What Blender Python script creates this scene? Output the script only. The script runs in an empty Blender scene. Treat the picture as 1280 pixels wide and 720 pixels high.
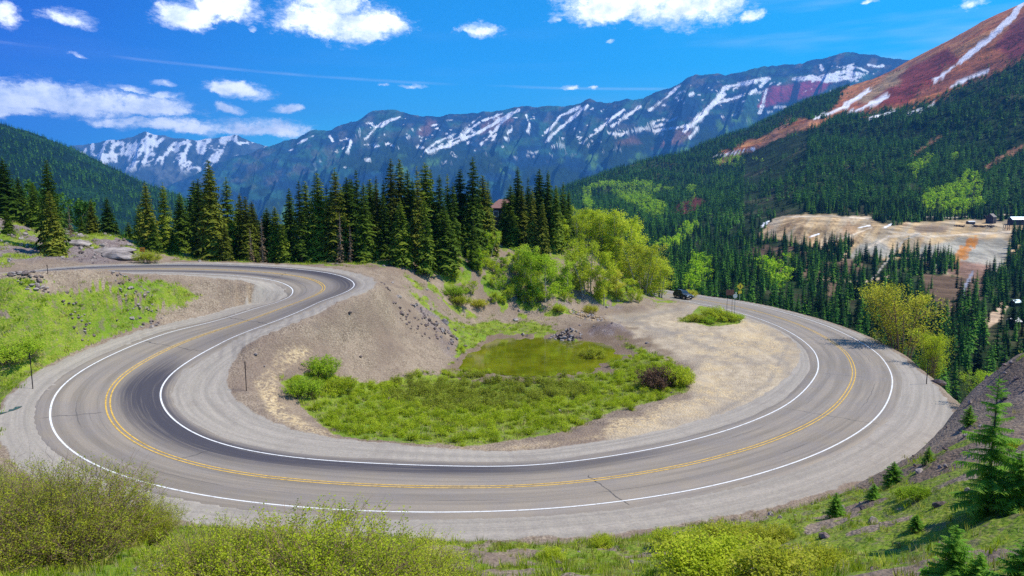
import bpy, math, random
import numpy as np
from mathutils import Vector, Matrix
random.seed(7); RNG = np.random.default_rng(11)
C = bpy.context.scene.collection
F = 853.0; PITCH = math.atan(110/853.0); CP, SP = math.cos(PITCH), math.sin(PITCH)

# ------------------------------------------------------------ geometry of the view (camera at the origin)
def ray(u, v):
    x = (np.asarray(u, float)-640)/F; c = (360-np.asarray(v, float))/F
    return x, CP + c*SP, -SP + c*CP
def P(u, v, h):
    """point seen at (u, v) that lies h metres below the eye"""
    x, y, z = ray(u, v); k = -h/z
    return np.array([x*k, y*k, -h + 0*k])
def D(u, v, d):
    """point seen at (u, v), d metres ahead"""
    x, y, z = ray(u, v); k = d/y
    return np.array([x*k, y*k, z*k])
def proj(x, y, z):
    yc = y*CP - z*SP; zc = y*SP + z*CP
    yc = np.maximum(yc, 0.01)
    return 640 + F*x/yc, 360 - F*zc/yc

# ------------------------------------------------------------ noise
def _h(i, j, s):
    n = (i*374761393 + j*668265263 + s*1442695041) & 0xffffffff
    n = ((n ^ (n >> 13))*1274126177) & 0xffffffff
    return ((n ^ (n >> 16)) & 0xffffff)/float(0xffffff)
def vn(x, y, s=0):
    xi = np.floor(x).astype(np.int64); yi = np.floor(y).astype(np.int64)
    fx = x-xi; fy = y-yi
    fx = fx*fx*fx*(fx*(fx*6-15)+10); fy = fy*fy*fy*(fy*(fy*6-15)+10)
    a = _h(xi, yi, s); b = _h(xi+1, yi, s); c = _h(xi, yi+1, s); d = _h(xi+1, yi+1, s)
    return (a*(1-fx)+b*fx)*(1-fy)+(c*(1-fx)+d*fx)*fy
def fbm(x, y, s=0, o=5, g=.5):
    x = np.asarray(x, float); y = np.asarray(y, float)
    t = 0; a = 1; n = 0
    for k in range(o):
        t = t + a*vn(x*2**k + 17.3*k, y*2**k - 9.1*k, s+k); n += a; a *= g
    return t/n*2-1            # about -1..1
def ridged(x, y, s=0, o=5):
    t = 0; a = 1; n = 0
    for k in range(o):
        t = t + a*(1-np.abs(vn(x*2**k+5.1*k, y*2**k+3.3*k, s+k)*2-1)); n += a; a *= .5
    return t/n
def sstep(a, b, x):
    t = np.clip((x-a)/(b-a), 0, 1); return t*t*(3-2*t)
def seg_dist(px, py, pts):
    """distance to a polyline"""
    d = np.full(np.shape(px), 1e9)
    for (x0, y0), (x1, y1) in zip(pts[:-1], pts[1:]):
        dx, dy = x1-x0, y1-y0; L = dx*dx+dy*dy+1e-9
        t = np.clip(((px-x0)*dx+(py-y0)*dy)/L, 0, 1)
        d = np.minimum(d, np.hypot(px-x0-t*dx, py-y0-t*dy))
    return d
def poly_sdf(px, py, pts):
    """positive inside"""
    ins = np.zeros(np.shape(px), bool); n = len(pts)
    for i in range(n):
        x0, y0 = pts[i]; x1, y1 = pts[(i+1) % n]
        if y0 == y1: continue
        c = ((y0 > py) != (y1 > py)) & (px < (x1-x0)*(py-y0)/(y1-y0)+x0)
        ins ^= c
    d = seg_dist(px, py, list(pts)+[pts[0]])
    return np.where(ins, d, -d)

# ------------------------------------------------------------ objects
def tag(o, label=None, cat=None, group=None, kind=None):
    if label: o['label'] = label
    if cat: o['category'] = cat
    if group: o['group'] = group
    if kind: o['kind'] = kind
    return o
def link(name, me, mat=None, parent=None):
    o = bpy.data.objects.new(name, me); C.objects.link(o)
    if mat is not None and me is not None and len(me.materials) == 0: me.materials.append(mat)
    if parent is not None: o.parent = parent
    return o
def empty(name, loc=(0, 0, 0), rz=0.):
    o = bpy.data.objects.new(name, None); C.objects.link(o); o.location = loc; o.rotation_euler = (0, 0, rz)
    o.empty_display_size = .2
    return o
def np_mesh(name, V, Fq, smooth=False):
    """V (n,3), Fq (m,3|4) index arrays (or a list of such arrays)"""
    me = bpy.data.meshes.new(name)
    V = np.asarray(V, np.float32)
    Fl = Fq if isinstance(Fq, list) else [Fq]
    Fl = [np.asarray(f, np.int32) for f in Fl if len(f)]
    me.vertices.add(len(V)); me.vertices.foreach_set('co', V.ravel())
    tot = sum(len(f) for f in Fl)
    loops = np.concatenate([f.ravel() for f in Fl])
    size = np.concatenate([np.full(len(f), f.shape[1]) for f in Fl])
    start = np.concatenate([[0], np.cumsum(size)[:-1]]).astype(np.int32)
    me.loops.add(len(loops)); me.loops.foreach_set('vertex_index', loops)
    me.polygons.add(tot); me.polygons.foreach_set('loop_start', start)
    me.update(calc_edges=True); me.validate()
    me.polygons.foreach_set('use_smooth', np.full(len(me.polygons), smooth)) 
    return me
def grid_faces(n, m):
    """n rows, m columns"""
    i = np.arange(n-1)[:, None]*m + np.arange(m-1)[None, :]
    return np.stack([i, i+1, i+m+1, i+m], -1).reshape(-1, 4)
def attr(me, name, data):
    data = np.asarray(data, np.float32)
    if data.ndim == 1:
        a = me.attributes.new(name, 'FLOAT', 'POINT'); a.data.foreach_set('value', data)
    elif data.shape[1] == 3:
        a = me.attributes.new(name, 'FLOAT_VECTOR', 'POINT'); a.data.foreach_set('vector', data.ravel())
def colattr(me, data):
    d = np.ones((len(data), 4), np.float32); d[:, :3] = data
    a = me.color_attributes.new('Col', 'FLOAT_COLOR', 'POINT'); a.data.foreach_set('color', d.ravel())

class MB:
    """collects simple solids, then becomes ONE mesh"""
    def __init__(s): s.v = []; s.f = []
    def add(s, V, Fs):
        k = len(s.v); s.v += [tuple(p) for p in V]; s.f += [tuple(i+k for i in f) for f in Fs]; return s
    def box(s, x0, x1, y0, y1, z0, z1, M=None):
        V = [Vector((x, y, z)) for z in (z0, z1) for x, y in ((x0, y0), (x1, y0), (x1, y1), (x0, y1))]
        if M is not None: V = [M @ p for p in V]
        return s.add(V, [(3, 2, 1, 0), (4, 5, 6, 7), (0, 1, 5, 4), (1, 2, 6, 5), (2, 3, 7, 6), (3, 0, 4, 7)])
    def prism(s, pts, a, b, axis='y', M=None):
        n = len(pts)
        def q(p, t): return Vector((p[0], t, p[1])) if axis == 'y' else (Vector((t, p[0], p[1])) if axis == 'x' else Vector((p[0], p[1], t)))
        V = [q(p, a) for p in pts]+[q(p, b) for p in pts]
        if M is not None: V = [M @ p for p in V]
        return s.add(V, [tuple(range(n)), tuple(range(2*n-1, n-1, -1))]+[(i, i+n, (i+1) % n+n, (i+1) % n) for i in range(n)])
    def tube(s, pts, rad, n=8, cap=True):
        rings = []; V = []
        for i, p in enumerate(pts):
            p = Vector(p)
            t = (Vector(pts[min(i+1, len(pts)-1)])-Vector(pts[max(i-1, 0)])).normalized()
            a = t.cross(Vector((.13, .97, .2))).normalized(); b = t.cross(a)
            r = rad[i] if hasattr(rad, '__len__') else rad
            V += [p+(a*math.cos(2*math.pi*k/n)+b*math.sin(2*math.pi*k/n))*r for k in range(n)]
        Fs = [(i*n+k, i*n+(k+1) % n, (i+1)*n+(k+1) % n, (i+1)*n+k) for i in range(len(pts)-1) for k in range(n)]
        if cap: Fs += [tuple(range(n-1, -1, -1)), tuple(range((len(pts)-1)*n, len(pts)*n))]
        return s.add(V, Fs)
    def build(s, name, mat, parent=None, smooth=False, bevel=0.):
        me = bpy.data.meshes.new(name); me.from_pydata(s.v, [], s.f); me.update()
        if bevel:
            import bmesh
            bm = bmesh.new(); bm.from_mesh(me); bmesh.ops.recalc_face_normals(bm, faces=bm.faces)
            bmesh.ops.bevel(bm, geom=bm.edges[:], offset=bevel, segments=2, affect='EDGES', profile=.5); bm.to_mesh(me); bm.free()
        if smooth: me.polygons.foreach_set('use_smooth', [True]*len(me.polygons))
        return link(name, me, mat, parent)

# ------------------------------------------------------------ node helpers
class NT:
    def __init__(s, nt): s.nt = nt; s.n = nt.nodes; s.l = nt.links
    def new(s, t, **k):
        n = s.n.new(t)
        for a, b in k.items(): setattr(n, a, b)
        return n
    def set(s, sock, val):
        if hasattr(val, 'is_output'): s.l.new(val, sock)
        else: sock.default_value = val
    def math(s, op, a, b=0., c=None, clamp=False):
        n = s.new('ShaderNodeMath', operation=op, use_clamp=clamp); s.set(n.inputs[0], a); s.set(n.inputs[1], b)
        if c is not None: s.set(n.inputs[2], c)
        return n.outputs[0]
    def vmath(s, op, a, b=(0, 0, 0)):
        n = s.new('ShaderNodeVectorMath', operation=op); s.set(n.inputs[0], a); s.set(n.inputs[1], b); return n.outputs[0]
    def mix(s, f, a, b, mode='MIX'):
        n = s.new('ShaderNodeMix', data_type='RGBA', blend_type=mode)
        s.set(n.inputs[0], f); s.set(n.inputs[6], a if hasattr(a, 'is_output') else (*a, 1)); s.set(n.inputs[7], b if hasattr(b, 'is_output') else (*b, 1))
        return n.outputs[2]
    def ss(s, x, a, b, lo=0., hi=1.):
        n = s.new('ShaderNodeMapRange', interpolation_type='SMOOTHSTEP'); s.set(n.inputs[0], x)
        for i, v in enumerate((a, b, lo, hi)): s.set(n.inputs[i+1], v)
        return n.outputs[0]
    def noise(s, vec, scale, detail=4., rough=.55, dist=0.):
        n = s.new('ShaderNodeTexNoise'); s.set(n.inputs['Vector'], vec); s.set(n.inputs['Scale'], scale)
        n.inputs['Detail'].default_value = detail; n.inputs['Roughness'].default_value = rough; n.inputs['Distortion'].default_value = dist
        return n.outputs[0]
    def attr(s, name, fac=True):
        n = s.new('ShaderNodeAttribute', attribute_name=name); return n.outputs['Fac'] if fac else n.outputs['Vector']
    def mapping(s, vec, scale=(1, 1, 1), loc=(0, 0, 0)):
        n = s.new('ShaderNodeMapping'); s.set(n.inputs[0], vec); n.inputs['Scale'].default_value = scale; n.inputs['Location'].default_value = loc; return n.outputs[0]
def material(name):
    m = bpy.data.materials.new(name); m.use_nodes = True
    t = NT(m.node_tree); b = t.n['Principled BSDF']; b.inputs['Roughness'].default_value = .9
    b.inputs['Specular IOR Level'].default_value = .2
    return m, t, b
def simple(name, col, rough=.8, spec=.3, metal=0., vary=.15, scale=3., emit=None):
    m, t, b = material(name)
    tc = t.new('ShaderNodeTexCoord').outputs['Object']
    n = t.noise(tc, scale, 5.)
    c = t.mix(t.ss(n, .3, .7), tuple(x*(1-vary) for x in col), tuple(min(1, x*(1+vary)) for x in col))
    t.set(b.inputs['Base Color'], c); b.inputs['Roughness'].default_value = rough
    b.inputs['Specular IOR Level'].default_value = spec; b.inputs['Metallic'].default_value = metal
    return m
def foliage(name, cols, scale=.6, rnd=.5, transl=.25, rough=.75, speck=30.):
    """cols: dark, mid, light"""
    m, t, b = material(name)
    tc = t.new('ShaderNodeTexCoord').outputs['Object']
    oi = t.new('ShaderNodeObjectInfo').outputs['Random']
    n1 = t.noise(tc, scale, 3.); n2 = t.noise(tc, speck, 1.)
    a = t.math('ADD', t.math('MULTIPLY', n1, 1.3), t.math('MULTIPLY', n2, .5))
    a = t.math('ADD', a, t.math('MULTIPLY', t.math('SUBTRACT', oi, .5), rnd))
    c = t.mix(t.ss(a, .55, .95), cols[0], cols[1]); c = t.mix(t.ss(a, .9, 1.3), c, cols[2])
    t.set(b.inputs['Base Color'], c); b.inputs['Roughness'].default_value = rough; b.inputs['Specular IOR Level'].default_value = .12
    tr = t.new('ShaderNodeBsdfTranslucent'); t.set(tr.inputs[0], c)
    mx = t.new('ShaderNodeMixShader'); mx.inputs[0].default_value = transl
    t.l.new(b.outputs[0], mx.inputs[1]); t.l.new(tr.outputs[0], mx.inputs[2]); t.l.new(mx.outputs[0], t.n['Material Output'].inputs[0])
    return m

# ------------------------------------------------------------ scatter (only for what nobody could count)
def scatter(name, pts, scale, rotz, sources, label, cat=None, tilt=None, idx=None):
    """one object that repeats small source meshes over given points"""
    me = bpy.data.meshes.new(name); pts = np.asarray(pts, np.float32)
    me.vertices.add(len(pts)); me.vertices.foreach_set('co', pts.ravel())
    attr(me, 'sc', scale); attr(me, 'rz', rotz)
    ii = RNG.integers(0, len(sources), len(pts)) if idx is None else idx
    a = me.attributes.new('ix', 'INT', 'POINT'); a.data.foreach_set('value', np.asarray(ii, np.int32))
    o = link(name, me)
    col = bpy.data.collections.new(name+'_source')
    for i, (sm, smat) in enumerate(sources):
        so = bpy.data.objects.new('%s_source_%02d' % (name, i), sm)
        if len(sm.materials) == 0: sm.materials.append(smat)
        col.objects.link(so)
    ng = bpy.data.node_groups.new(name, 'GeometryNodeTree')
    ng.interface.new_socket('Geometry', in_out='INPUT', socket_type='NodeSocketGeometry')
    ng.interface.new_socket('Geometry', in_out='OUTPUT', socket_type='NodeSocketGeometry')
    N = ng.nodes; L = ng.links
    gi = N.new('NodeGroupInput'); go = N.new('NodeGroupOutput')
    ci = N.new('GeometryNodeCollectionInfo'); ci.inputs[0].default_value = col; ci.inputs['Separate Children'].default_value = True; ci.inputs['Reset Children'].default_value = True
    iop = N.new('GeometryNodeInstanceOnPoints'); iop.inputs['Pick Instance'].default_value = True
    def na(nm, ty):
        n = N.new('GeometryNodeInputNamedAttribute'); n.data_type = ty; n.inputs[0].default_value = nm; return n.outputs[0]
    cx = N.new('ShaderNodeCombineXYZ'); L.new(na('rz', 'FLOAT'), cx.inputs[2])
    cs = N.new('ShaderNodeCombineXYZ'); s_ = na('sc', 'FLOAT')
    for k in range(3): L.new(s_, cs.inputs[k])
    L.new(gi.outputs[0], iop.inputs['Points']); L.new(ci.outputs[0], iop.inputs['Instance'])
    L.new(na('ix', 'INT'), iop.inputs['Instance Index']); L.new(cx.outputs[0], iop.inputs['Rotation']); L.new(cs.outputs[0], iop.inputs['Scale'])
    L.new(iop.outputs[0], go.inputs[0])
    mod = o.modifiers.new('scatter', 'NODES'); mod.node_group = ng
    tag(o, label, cat, kind='stuff')
    return o
HAZE=.65e-4; SKY_TINT=(.35,.95,1.35); SAT=1.5; CLOUD=21.; SKY_STRENGTH=.1; SUN_E=5.; EXPO=.32; DN=False
# ============================================================ the road line
ROAD = [(-2, None)]
YEL = [(0,340.5,7.1),(100,337.5,7.6),(200,336,8.3),(280,337,8.9),(340,341,9.5),(385,348,10.1),(407,357,10.5),(399,366.5,11),(368,380,11.8),
 (310,400,12.7),(235,426,13.9),(175,455,14.75),(143,480,15.25),(134,503,15.6),(143,530,15.9),(180,558,16.2),(240,580,16.5),(320,595,16.7),
 (430,605,16.9),(560,609,17.1),(680,606,17.3),(800,592,17.6),(900,571,17.9),(980,545,18.2),(1036,515,18.5),(1062,485,18.8),(1067,460,19.0),
 (1052,436,19.2),(1015,413,19.4),(975,397.5,19.6),(930,385,19.8),(890,377,20),(860,372,20.1),(835,368,20.3)]
cp = [np.array([-88, 40, -4.9]), np.array([-68, 57, -6.2])]+[P(*q) for q in YEL]+[np.array([22, 168, -20.8]), np.array([2, 190, -21.5])]
cp = np.array(cp)
def catmull(cp, n=24):
    out = []
    for i in range(1, len(cp)-2):
        p0, p1, p2, p3 = cp[i-1:i+3]
        for t in np.linspace(0, 1, n, endpoint=False):
            out.append(.5*((2*p1)+(-p0+p2)*t+(2*p0-5*p1+4*p2-p3)*t*t+(-p0+3*p1-3*p2+p3)*t**3))
    return np.array(out)
def resample(q, step):
    s = np.concatenate([[0], np.cumsum(np.linalg.norm(np.diff(q, axis=0), axis=1))])
    t = np.arange(0, s[-1], step)
    return np.stack([np.interp(t, s, q[:, k]) for k in range(3)], 1)
cl = resample(catmull(cp), .5)
def smooth(a, w, n):
    k = np.ones(2*w+1)/(2*w+1)
    for _ in range(n):
        pad = np.concatenate([np.repeat(a[:1], w, 0), a, np.repeat(a[-1:], w, 0)])
        a = np.stack([np.convolve(pad[:, j], k, 'valid') for j in range(a.shape[1])], 1)
    return a
cl = smooth(cl, 3, 3); z_ = smooth(cl, 10, 2)[:, 2]; cl[:, 2] = z_
S = np.arange(len(cl))*.5
tan = np.gradient(cl[:, :2], axis=0); tan /= np.linalg.norm(tan, axis=1)[:, None]
nor = np.stack([-tan[:, 1], tan[:, 0]], 1)                 # left of travel: pond side at the lower bend
ang = np.unwrap(np.arctan2(tan[:, 1], tan[:, 0])); kap = smooth(np.gradient(ang, .5)[:, None], 8, 2)[:, 0]
bank = np.clip(kap*1.6, -.09, .08)                          # slope: left side lower when turning left
def s_at(u, v):                                            # arc length where the line passes a pixel
    uu, vv = proj(cl[:, 0], cl[:, 1], cl[:, 2]); return S[np.argmin((uu-u)**2+(vv-v)**2)]
S_H1 = s_at(407, 357); S_L = s_at(134, 503); S_B = s_at(560, 609); S_R = s_at(1062, 485); S_C = s_at(862, 372)
Lin = np.interp(S, [0, S_H1-25, S_H1, S_H1+20, S_L-8, S_L, S_L+14, S_B, S_B+22, S_R, S_R+25, S[-1]], [4.9, 5.2, 6.2, 6.8, 8.2, 9.0, 9.0, 7.0, 6.6, 6.4, 5.0, 4.7])   # pavement + apron, left
Rin = np.interp(S, [0, S_H1-25, S_H1, S_H1+20, S_L, S_B-10, S_B+20, S_R-10, S_R+14, S_R+40, S[-1]], [5.6, 5.6, 8.2, 6.6, 6.6, 6.8, 7.6, 9.5, 6.2, 5.2, 5.0])
HW = 4.5                                                    # half width of the newer asphalt
def road_field(x, y):
    """nearest sample index, signed offset t"""
    n = len(x); idx = np.empty(n, int); t = np.empty(n)
    c = cl[::2, :2]
    for a in range(0, n, 20000):
        d = (x[a:a+20000, None]-c[None, :, 0])**2+(y[a:a+20000, None]-c[None, :, 1])**2
        k = np.argmin(d, 1)*2; idx[a:a+20000] = k
        dx = x[a:a+20000]-cl[k, 0]; dy = y[a:a+20000]-cl[k, 1]
        sg = np.sign(dx*nor[k, 0]+dy*nor[k, 1]); t[a:a+20000] = sg*np.sqrt(d[np.arange(len(k)), k//2])
    along = (x-cl[idx, 0])*tan[idx, 0]+(y-cl[idx, 1])*tan[idx, 1]
    s = S[idx]+np.clip(along, -1, 1)
    t = np.where(np.abs(t) < 12, (x-cl[idx, 0])*nor[idx, 0]+(y-cl[idx, 1])*nor[idx, 1], t)
    return idx, s, t

# ============================================================ near ground: a thin plate through surveyed points
CT = []
def ct(*a): CT.extend(a)
for i in range(0, len(cl), 9):                              # road and its edges
    for t in (0, 1):
        w = (Lin[i] if t else -Rin[i])
        CT.append(np.array([cl[i, 0]+nor[i, 0]*w, cl[i, 1]+nor[i, 1]*w, cl[i, 2]-bank[i]*np.clip(w, -7, 7)]))
px = lambda *q: ct(*[P(*a) for a in q])
wd = lambda *q: ct(*[np.array(a, float) for a in q])
# basin and pond (pond level 20.0)
px((600,470,19.95),(680,463,20.1),(540,478,19.8),(760,462,20.0),(620,500,19.6),(720,495,19.5),(540,510,19.0),(470,500,18.6),(420,500,17.9),(640,528,18.8),(560,535,18.5),(780,485,19.5),(830,475,19.4),
   (660,440,21.0),(620,436,20.8),(710,440,20.9),(740,436,20.6),(600,446,20.5),
   (600,424,19.7),(660,416,19.7),(720,415,19.6),(770,425,19.6),(800,440,19.6),(560,440,19.6))
# gravel bank from the upper road down to the basin
px((500,372,12.6),(530,395,15.6),(555,420,18.0),(570,440,19.5),(470,400,14.2),(500,430,17.0),(530,455,19.3),(420,430,15.2),(450,455,17.2),(480,475,18.9),(380,460,16.0),(400,480,17.3),(370,490,17.0),(345,478,16.3))
# slope behind the pond, up to the knoll
px((580,405,18.6),(640,400,19.0),(700,400,19.2),(560,385,16.6),(600,385,17.0),(520,365,12.9),(550,362,13.5),(650,375,16.8),(720,380,18.7),(780,385,19.7),(840,385,19.9),(820,400,19.6),(760,400,19.6),(880,400,19.5),(930,420,19.2),(900,450,18.9),(960,460,18.8),(870,480,18.8),(820,510,18.5),(900,510,18.4))
ct(D(500,340,101), D(540,335,108), D(560,322,112), D(600,320,120), D(640,330,122), D(600,303,130), D(640,300,135), D(680,305,135), D(700,320,130), D(740,330,132), D(720,350,124), D(680,350,121), D(760,355,130), D(800,345,145), D(800,368,138), D(845,372,152), D(620,292,145), D(660,292,150), D(720,300,150), D(760,320,150), D(640,296,165), D(700,310,170), D(780,345,165), D(830,365,175),D(740,318,175), D(600,305,160), D(560,320,150), D(560,330,185), D(640,312,190))
# behind the upper road: the spruce stand
ct(D(480,334,104), D(420,331,103), D(340,329,103), D(260,328,100), D(190,327,94), D(420,333,125), D(300,331,125), D(480,331,125), D(540,326,130), D(180,330,120), D(300,345,170), D(420,345,170), D(520,338,165),D(180,345,170))
# left: rock outcrop and slope above the road
ct(D(150,327,88), D(130,300,99), D(165,303,103), D(80,300,96), D(100,322,86), D(60,330,79), D(0,328,74), D(30,318,80), D(0,300,88), D(0,270,100), D(40,290,97), D(0,262,115), D(60,286,112), D(0,272,94), D(22,274,98), D(48,288,97), D(75,293,101), D(110,297,104), D(150,300,106), D(165,310,98), D(-60,262,96), D(130,305,125), D(-120,230,110), D(-120,300,78), D(-200,190,120),D(-200,320,64), D(60,330,160), D(0,310,170),D(-150,250,170))
# left bank between the two legs
px((0,366,8.2),(60,372,8.9),(120,372,9.2),(180,368,9.4),(240,366,9.8),(280,372,10.9),(0,400,10.4),(60,400,10.7),(120,400,11.3),(180,395,11.6),(240,388,11.9),(0,440,13.0),(60,430,12.9),(110,425,13.2),(160,412,13.0),(30,470,14.6),(0,490,15.6),(-60,420,12),(-60,500,15.6),(-60,370,7.9),(0,525,16.2),(-60,545,16.2),(-160,480,14.5))
# foreground slope under the eye
wd((0,1.5,-1.7),(0,6,-4.6),(0,12,-8.0),(0,18,-10.9),(0,24,-13.4),(0,29.5,-15.5),(-8,1.5,-1.9),(-8,10,-7.0),(-8,18,-10.6),(-8,25,-13.2),(-8,30,-15.2),(8,1.5,-1.3),(8,10,-6.4),(8,18,-10.0),(8,24,-12.7),(8,30,-15.3),
   (-16,16,-9.8),(-16,24,-12.6),(-17,30,-14.8),(-24,20,-10.8),(-26,28,-13.6),(-30,34,-15.0),(-40,30,-13),(-40,45,-15.4),(-48,55,-14.6),(-20,5,-4.5),(-35,15,-8),(-60,40,-11),(-60,20,-7),
   (14,28,-13.9),(14,33,-16.0),(14,20,-10.4),(14,12,-6.6),(18,36,-16.9))
ct(D(1235,650,19), D(1280,560,24), D(1180,650,23), D(1130,640,26), D(1080,625,31), D(1100,680,22), D(1180,700,17.5), D(1280,680,15), D(1040,650,30), D(1040,700,23), D(1130,575,37), D(1170,550,41), D(1210,540,36), D(1250,510,38), D(1280,470,44), D(1330,440,42), D(1350,560,20), D(1240,480,47), D(1450,420,40), D(1450,600,15), D(1212,508,50))
wd((48,58,-21),(46,66,-23),(52,72,-27),(58,60,-29),(66,66,-36),(60,84,-29),(66,100,-31),(64,118,-31),(60,132,-30),(54,146,-29),(48,160,-28),(44,175,-28),(80,80,-45),(90,100,-50),(86,130,-48),(72,150,-42),(60,180,-38),(80,190,-46),(110,120,-60),(130,90,-62),(110,70,-58),(80,50,-42),(56,48,-27),(50,30,-14),(90,40,-40),(130,190,-62),(150,130,-62))
CT = np.array(CT)
def tps_fit(X, z, lam=.3):
    n = len(X); r2 = ((X[:, None]-X[None])**2).sum(-1); K = .5*r2*np.log(r2+1e-9); K[np.diag_indices(n)] = lam
    Pm = np.hstack([np.ones((n, 1)), X]); A = np.zeros((n+3, n+3)); A[:n, :n] = K; A[:n, n:] = Pm; A[n:, :n] = Pm.T
    return np.linalg.solve(A, np.concatenate([z, np.zeros(3)]))
TX = CT[:, :2]/10.; TW = tps_fit(TX, CT[:, 2])
def tps(x, y):
    out = np.empty(len(x))
    for a in range(0, len(x), 20000):
        q = np.stack([x[a:a+20000], y[a:a+20000]], 1)/10.
        r2 = ((q[:, None]-TX[None])**2).sum(-1)
        out[a:a+20000] = (.5*r2*np.log(r2+1e-9))@TW[:-3]+TW[-3]+q@TW[-2:]
    return out
BUMPS = [(P(760,412,19.4), 2.2, 1.1), (P(715,418,19.6), 1.8, .8), (P(690,385,18.2), 4.0, 1.6), (P(735,385,19.2), 2.2, 1.3), (P(800,388,19.8), 2.5, .8), (P(35,352,7.4), 2.2, 1.1),
         (P(880,398,19.3), 5, .7), (P(190,372,9.6), 3., .5), (D(140,303,99), 5, .8), (D(1262,478,44), 5, 1.6), (D(1215,470,52), 3.5, 1.5), (P(100,440,14.2),1.5,-.25)]
def ground(x, y, detail=True):
    """height of the near ground; returns z, s, t and the blend of the road"""
    x = np.atleast_1d(np.asarray(x, float)); y = np.atleast_1d(np.asarray(y, float))
    z = tps(x, y)
    for c, r, a in BUMPS: z = z+a*np.exp(-((x-c[0])**2+(y-c[1])**2)/(r*r))
    idx, s, t = road_field(x, y)
    w = np.where(t > 0, Lin[idx], Rin[idx]); at = np.abs(t)
    rz = cl[idx, 2]-bank[idx]*np.clip(t, -7, 7)
    edge = at-w
    b = 1-sstep(0, 2.6, edge)
    rough = sstep(-.5, 4, edge)
    if detail:
        z = z+rough*(.45*fbm(x*.22, y*.22, 3, 4)+.16*fbm(x*1.1, y*1.1, 9, 4))
        # gullied gravel bank and craggy knoll
        z = z+rough*.35*ridged(x*.5, y*.5, 21, 4)*sstep(-5, 5, y-95)*sstep(-30, 0, x)
    z = z*(1-b)+rz*b
    z = z-.09*(1-sstep(HW-1.2, HW+.1, at))-.02*(1-sstep(HW, HW+.6, at))
    return z, s, t, edge
# ---- the fan of near ground
us = np.arange(-420, 1720, 3.); ds = np.concatenate([np.arange(1.5, 12, .35), 12*1.0105**np.arange(0, 265)]); ds = ds[ds < 192]
UU, DD = np.meshgrid(us, ds)
gx = ((UU-640)/F*DD*1.02).ravel(); gy = DD.ravel()
gz, gs, gt, gedge = ground(gx, gy)
gu, gv = proj(gx, gy, gz)
def region(pts, soft=6., amp=10., f=.35, s=40):
    d = poly_sdf(gu, gv, pts)+amp*fbm(gx*f, gy*f, s, 4)
    return sstep(-soft, soft, d)
cpx = P(668, 438, 20.)
n1 = fbm(gx*.5, gy*.5, 60, 5); n2 = fbm(gx*.15, gy*.15, 61, 4)
grass = np.zeros(len(gx)); straw = grass.copy(); soil = grass.copy(); lot = grass.copy(); track = grass.copy(); rock = grass.copy()
mx = lambda a, b: np.maximum(a, b)
basin = region([(352,478),(395,462),(470,478),(560,462),(572,430),(562,404),(620,402),(690,404),(700,420),(770,425),(815,440),(862,468),(858,490),(800,506),(745,522),(700,540),(600,554),(520,556),(430,545),(405,530),(375,505)], 5, 7)
grass = mx(grass, basin)
bank_l = region([(-420,362),(0,354),(60,352),(200,354),(255,372),(200,394),(130,428),(60,462),(30,500),(0,560),(-420,560)], 6, 10)
grass = mx(grass, bank_l*sstep(-.62, .02, fbm(gx*.35, gz*.8+gy*.1, 64, 5)+.5*fbm(gx*1.3, gz*2.6, 65, 4))*.9)
fg = sstep(.2, 2.2, -gt-np.interp(gs, S, Rin))*(gy < 45)*(gx < 19+0*gx)
grass = mx(grass, fg*sstep(-.55, .0, n1+.5*n2))
rs = sstep(.2, 2.2, -gt-np.interp(gs, S, Rin))*(gy < 60)*(gx >= 11)
grass = mx(grass, rs*sstep(-.05, .45, n1+.5*n2)*.75)
behind = region([(490,344),(560,330),(600,300),(720,300),(860,350),(850,384),(760,384),(700,398),(560,402),(520,372)], 6, 8)
grass = mx(grass, behind*sstep(.0, .45, n1+.4*n2+.2)*.9)
grass = mx(grass, region([(60,322),(120,310),(200,322),(480,333),(600,300),(600,250),(0,250),(-420,250),(-420,333),(0,330)], 4, 8)*sstep(-.3, .2, n1))
grass = mx(grass, region([(850,402),(878,380),(900,376),(932,392),(925,404),(885,408)], 3, 3)); grass *= 1-rock*(gy > 88)*.8
grass = mx(grass, region([(1000,368),(1060,385),(1120,405),(1190,455),(1205,480),(1400,420),(1300,380),(1000,355)], 4, 6)*sstep(-.3, .2, n1+.3*n2))
straw = mx(straw, region([(835,402),(945,398),(990,440),(980,480),(900,525),(820,530),(760,540),(770,525),(868,490),(880,450)], 10, 16)*sstep(-.5, .3, n1+n2))
straw = mx(straw, region([(395,435),(345,470),(350,500),(390,535),(450,560),(620,562),(760,545),(600,570),(420,560),(335,515),(318,480),(350,440)], 4, 5)*sstep(-.7, .0, n1))
soil = mx(soil, region([(740,404),(790,404),(850,450),(862,480),(820,500),(800,470),(800,440),(700,425)], 5, 6)*sstep(-.3, .2, n1))
soil = mx(soil, region([(118,424),(134,434),(62,470),(36,498),(10,500),(14,480),(58,448)], 2, 2))
slope_n = np.zeros(len(gx))
rock = mx(rock, region([(58,324),(66,286),(90,284),(130,290),(176,300),(180,326),(120,328)], 3, 4))
rock = mx(rock, region([(0,262),(20,268),(50,292),(55,325),(-60,333),(-420,333),(-420,230)], 4, 6))
rock = mx(rock, region([(600,330),(640,322),(700,345),(820,345),(840,375),(760,390),(690,378),(600,345)], 6, 10)*sstep(-.15, .15, n1))
rock = mx(rock, region([(520,385),(548,392),(580,438),(576,458),(556,440),(535,412)], 4, 7)*sstep(-.2, .2, n1))
rock = mx(rock, region([(1195,455),(1225,470),(1300,445),(1300,500),(1215,500)], 3, 4)*.35)
rock = mx(rock, region([(740,408),(775,404),(790,418),(700,424)], 2, 3))
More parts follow.
